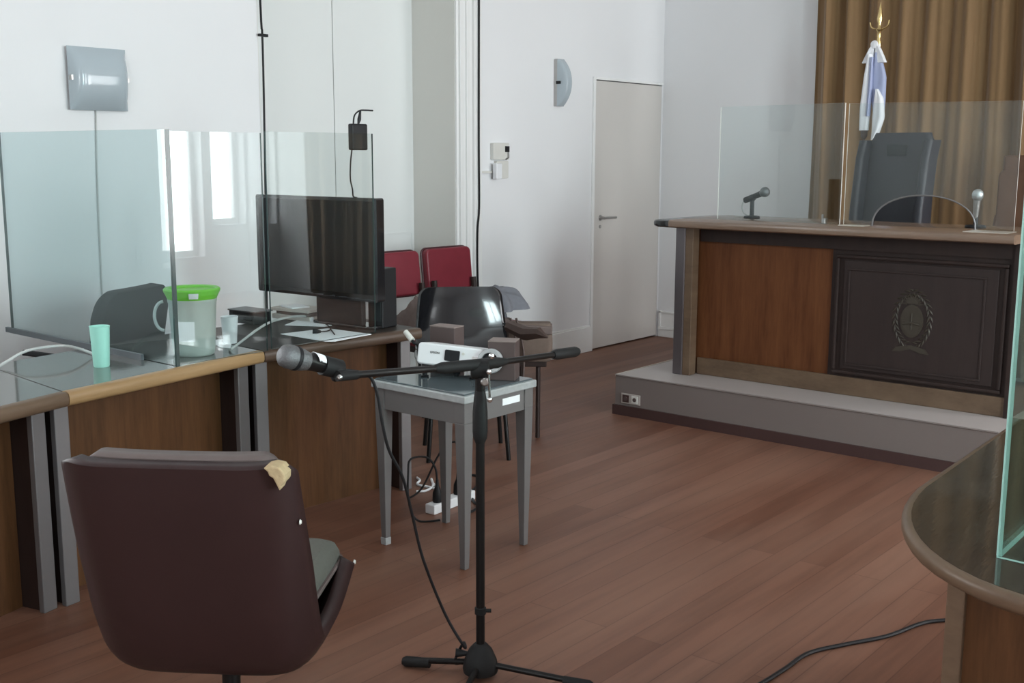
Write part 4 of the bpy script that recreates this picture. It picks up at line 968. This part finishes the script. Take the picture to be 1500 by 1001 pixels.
for k in range(5):
    a = 2*PI*k/5; d = Vector((math.cos(a), math.sin(a), 0))
    lg = MB().tube([d*.02+Vector((0,0,.09)), d*.27+Vector((0,0,.065))], [.026, .015], 8).build('base_leg', 'stand', t, world=False, smooth=True)
    MB().lathe([(.012, -.018), (.026, -.016), (.026, .016), (.012, .018)], d*.27+Vector((0,0,.028)), Vector((-d.y, d.x, 0)), 16).build('caster', 'rubber', lg, world=False, smooth=40)
t = thing('wooden_chair', 'brown wooden chair with padded back behind the right part of the bench', 'chair', (-2.02, 7.15, HP+.002), math.radians(185))
b = MB(); b.prism([(x_, -.20, .985+z_) for x_, z_ in rrect(.26, .40, .05)], (0, .04, 0)); b.build('back_panel', 'brown_chair', t, world=False, bevel=.008)
b = MB(); b.box((-.11, -.20, 1.15), (.11, -.16, 1.27)); b.build('top_rail_or_shade', 'brown_chair', t, world=False, bevel=.02, seg=3)
cushion(MB(), 0, .02, .42, .48, .42, .42, .04, .02).build('seat', 'brown', t, world=False, smooth=50)
for sx in (-1, 1):
    MB().tube([(sx*.17, .19, 0), (sx*.17, .19, .43)], [.016, .02], 8).build('leg', 'brown_chair', t, world=False, smooth=True)
    MB().tube([(sx*.17, -.19, 0), (sx*.17, -.17, .45), (sx*.12, -.18, .9)], [.016, .02], 8).build('leg', 'brown_chair', t, world=False, smooth=True)

# ------------------------------------------------------------------ curtain and flag
def cf(u, v):
    x = -3.665 + u*6.0; z = .04 + v*(ZC-.12)
    k = 2*PI*u*6.0/.185
    ph = .9*math.sin(u*19) + .5*math.sin(u*43+1)
    amp = .040*(1+.45*math.sin(u*27+.7)) * (1.0 - .15*math.sin(v*2.2+u*9))
    dx = .018*math.sin(v*3+u*31)
    return Vector((x+dx, 7.80 + amp*math.sin(k+ph+.25*math.sin(v*4+u*12)) + .012*math.sin(k*2.3+v*3), z))
o = MB().grid(cf, 520, 14).build('curtain', 'curtain', smooth=60, solid=.006); tag(o, 'full-height brown curtain in pleats behind the judges bench', 'curtain')
o = MB().tube([(-3.72, 7.80, ZC-.05), (2.4, 7.80, ZC-.05)], .018, 10).build('curtain_rail', 'brass_dull', smooth=True); tag(o, 'curtain rail high on the far wall above the brown curtain', 'rail')
fx, fy = -2.945, 7.22
t = thing('flag', 'blue and white flag furled on a brass-tipped pole by the brown curtain', 'flag', (fx, fy, 0))
MB().tube([(fx, fy, HP+.05), (fx+.008, fy, 2.20)], .014, 12).build('pole', 'brass', t, smooth=True)
MB().lathe([(.16, 0), (.165, .02), (.10, .05), (.03, .08), (.02, .11)], (fx, fy, HP), n=28).build('pole_base', 'brass_dull', t, smooth=40)
fi = MB().lathe([(.013, 2.17), (.019, 2.20), (.012, 2.235), (.010, 2.28), (.022, 2.295), (.010, 2.31), (.010, 2.33), (.0185, 2.36), (.010, 2.42), (.001, 2.465)], (fx+.008, fy, 0), n=18).build('spear_finial', 'brass', t, smooth=50)
MB().tube([(fx-.055, fy, 2.345), (fx-.045, fy, 2.315), (fx-.015, fy, 2.300), (fx+.03, fy, 2.300), (fx+.062, fy, 2.318), (fx+.070, fy, 2.352)], .005, 7, smooth=4).build('crescent', 'brass', fi, smooth=True)
def fold(pts, w0, w1, dep, seed, yo):
    # hanging pleat: centre line pts (x,z), half width from w0 to w1
    def fn(u, v):
        i = v*(len(pts)-1); k = min(int(i), len(pts)-2); f = i-k
        x = pts[k][0]+(pts[k+1][0]-pts[k][0])*f; z = pts[k][1]+(pts[k+1][1]-pts[k][1])*f
        wl = pts[k][2]+(pts[k+1][2]-pts[k][2])*f
        a = 2*PI*u
        r = 1+.22*math.sin(3*a+seed+v*2)
        return Vector((x+wl*math.cos(a), yo+dep*math.sin(a)*r, z))
    mb = MB().grid(fn, 26, 18, wrap=True)
    mb.f.append(list(range(25, -1, -1))); mb.mi.append(0); b0 = 17*26
    mb.f.append([b0+i for i in range(26)]); mb.mi.append(0); return mb
plabel(fold([(-2.965, 2.14, .018), (-2.972, 2.0, .032), (-2.985, 1.80, .034), (-2.985, 1.66, .030)], 0, 0, .030, 1, fy-.045).build('cloth_fold', 'flag_white', t, smooth=60), 'white fold of the flag')
plabel(fold([(-2.925, 2.15, .016), (-2.912, 2.0, .050), (-2.905, 1.85, .045), (-2.895, 1.72, .030)], 0, 0, .028, 2, fy-.03).build('cloth_fold', 'flag_blue', t, smooth=60), 'blue fold of the flag')
plabel(fold([(-2.905, 1.92, .006), (-2.893, 1.86, .030), (-2.888, 1.74, .040), (-2.900, 1.655, .026), (-2.915, 1.60, .014)], 0, 0, .030, 3, fy-.055).build('cloth_fold', 'flag_white', t, smooth=60), 'white lower fold of the flag')
plabel(fold([(-2.950, 2.12, .008), (-2.951, 1.95, .012), (-2.957, 1.75, .013)], 0, 0, .022, 3, fy-.062).build('cloth_fold', 'flag_blue', t, smooth=60), 'thin blue fold of the flag')
for s in (-1, 1):
    bw = MB(); zt_, zb_ = 2.205, 2.085
    bw.ring_loft([[(fx+.002+s*a, fy-.05+dy, z) for a, dy in ((.004, 0), (w_, -.01), (w_+.006, .02), (.004, .03))] for z, w_ in ((zt_, .012), (2.17, .035), (2.12, .060), (zb_, .076))]); bw.build('rosette_tail', 'flag_white', t, bevel=.004)
MB().lathe([(.004, -.012), (.022, -.008), (.026, 0), (.022, .008), (.004, .012)], (fx+.0, fy-.05, 2.20), (0, 1, 0), 16).build('rosette_knot', 'flag_white', t, smooth=50)
MB().lathe([(.004, 0), (.020, .02), (.022, .06), (.008, .08)], (-2.985, fy-.04, 1.60), n=14).build('tassel', 'strap', t, smooth=50)

# ------------------------------------------------------------------ right desk with rounded end
ZR = .76
out = []
R_ = .40
x0_, yn = -.865, 1.94
ctr = (x0_+.42, yn+.61)
for k in range(0, 15):
    a = PI + PI/2*k/14; out.append((ctr[0]+.42*math.cos(a), ctr[1]+.61*math.sin(a)))
out += [(.55, yn-.09), (.55, 3.35), (x0_-.02, 3.35)]
t = thing('rounded_desk', 'dark glossy desk with rounded end and wooden edge at right', 'desk', (-.2, 2.6, 0), 0)
def inset(o, d):
    n = len(o); r = []
    for i in range(n):
        p0, p1, p2 = Vector(o[i-1]), Vector(o[i]), Vector(o[(i+1) % n])
        a = (p1-p0).normalized(); b = (p2-p1).normalized(); nrm = Vector((-(a.y+b.y), a.x+b.x))
        if nrm.length < 1e-6: nrm = Vector((-a.y, a.x))
        nrm.normalize(); r.append(tuple(p1 + nrm*d))
    return r
prof = [(.012, ZR), (.003, ZR-.003), (0, ZR-.010), (0, ZR-.020), (.005, ZR-.030), (.014, ZR-.034), (.03, ZR-.044), (.019, ZR)]
lp = MB(); rings = [[(x, y, z) for x, y in inset(out, d)] for d, z in prof]
n_ = len(out)
vs_ = [p for r in rings for p in r]; fs_ = []
for i in range(len(rings)):
    j = (i+1) % len(rings)
    for k in range(n_):
        l = (k+1) % n_; fs_.append((i*n_+k, i*n_+l, j*n_+l, j*n_+k))
lp.add(vs_, fs_); lp.build('edge_lipping', 'edge_dark', t, smooth=50)
tp_ = MB(); tp_.prism([(x, y, ZR-.03) for x, y in inset(out, .019)], (0, 0, .0305)); tp_.build('worktop', 'laminate', t)
bo = [(-.645, 2.085), (.52, 2.035), (.52, 3.25), (-.66, 3.25)]
MB().prism([(x, y, 0) for x, y in bo], (0, 0, ZR-.044)).build('desk_body', 'veneer', t)
MB().box((-.652, 2.070, 0), (-.618, 2.10, ZR-.044)).build('corner_post', 'edge_dark', t, bevel=.003)
t = thing('glass_screen', 'thick greenish glass corner screen standing on the rounded right desk', 'glass screen', (-.3, 2.3, ZR+.001))
ge = ['glass_green', 'glass_edge_pale']
z0_, z1_ = ZR+.001, 1.60
MB().prism([(-.581, 2.117, z0_), (.45, 2.075, z0_), (.45, 2.075, z1_), (-.581, 2.117, z1_)], (.0004, .010, 0), 0, 1).build('front_pane', ge, t)
MB().prism([(-.585, 2.129, z0_), (-.600, 3.10, z0_), (-.600, 3.10, z1_), (-.585, 2.129, z1_)], (.010, 0, 0), 0, 1).build('side_pane', ge, t)
o = MB().tube([rz_(x, y, .0065) for x, y in ((1090, 1015), (1118, 1000), (1150, 980), (1185, 957), (1240, 944), (1300, 932), (1345, 915), (1370, 910), (1406, 908), (1440, 905), (1480, 890))], .0065, 8, smooth=6).build('floor_cable', 'black', smooth=True)
tag(o, 'black cable snaking over the floor towards the rounded desk', 'cable')



# ------------------------------------------------------------------ view
vs = scene.view_settings
scene.display_settings.display_device = 'sRGB'
vs.view_transform = 'Standard'; vs.look = 'None'; vs.gamma = 1; vs.use_curve_mapping = False
vs.exposure = 0.12
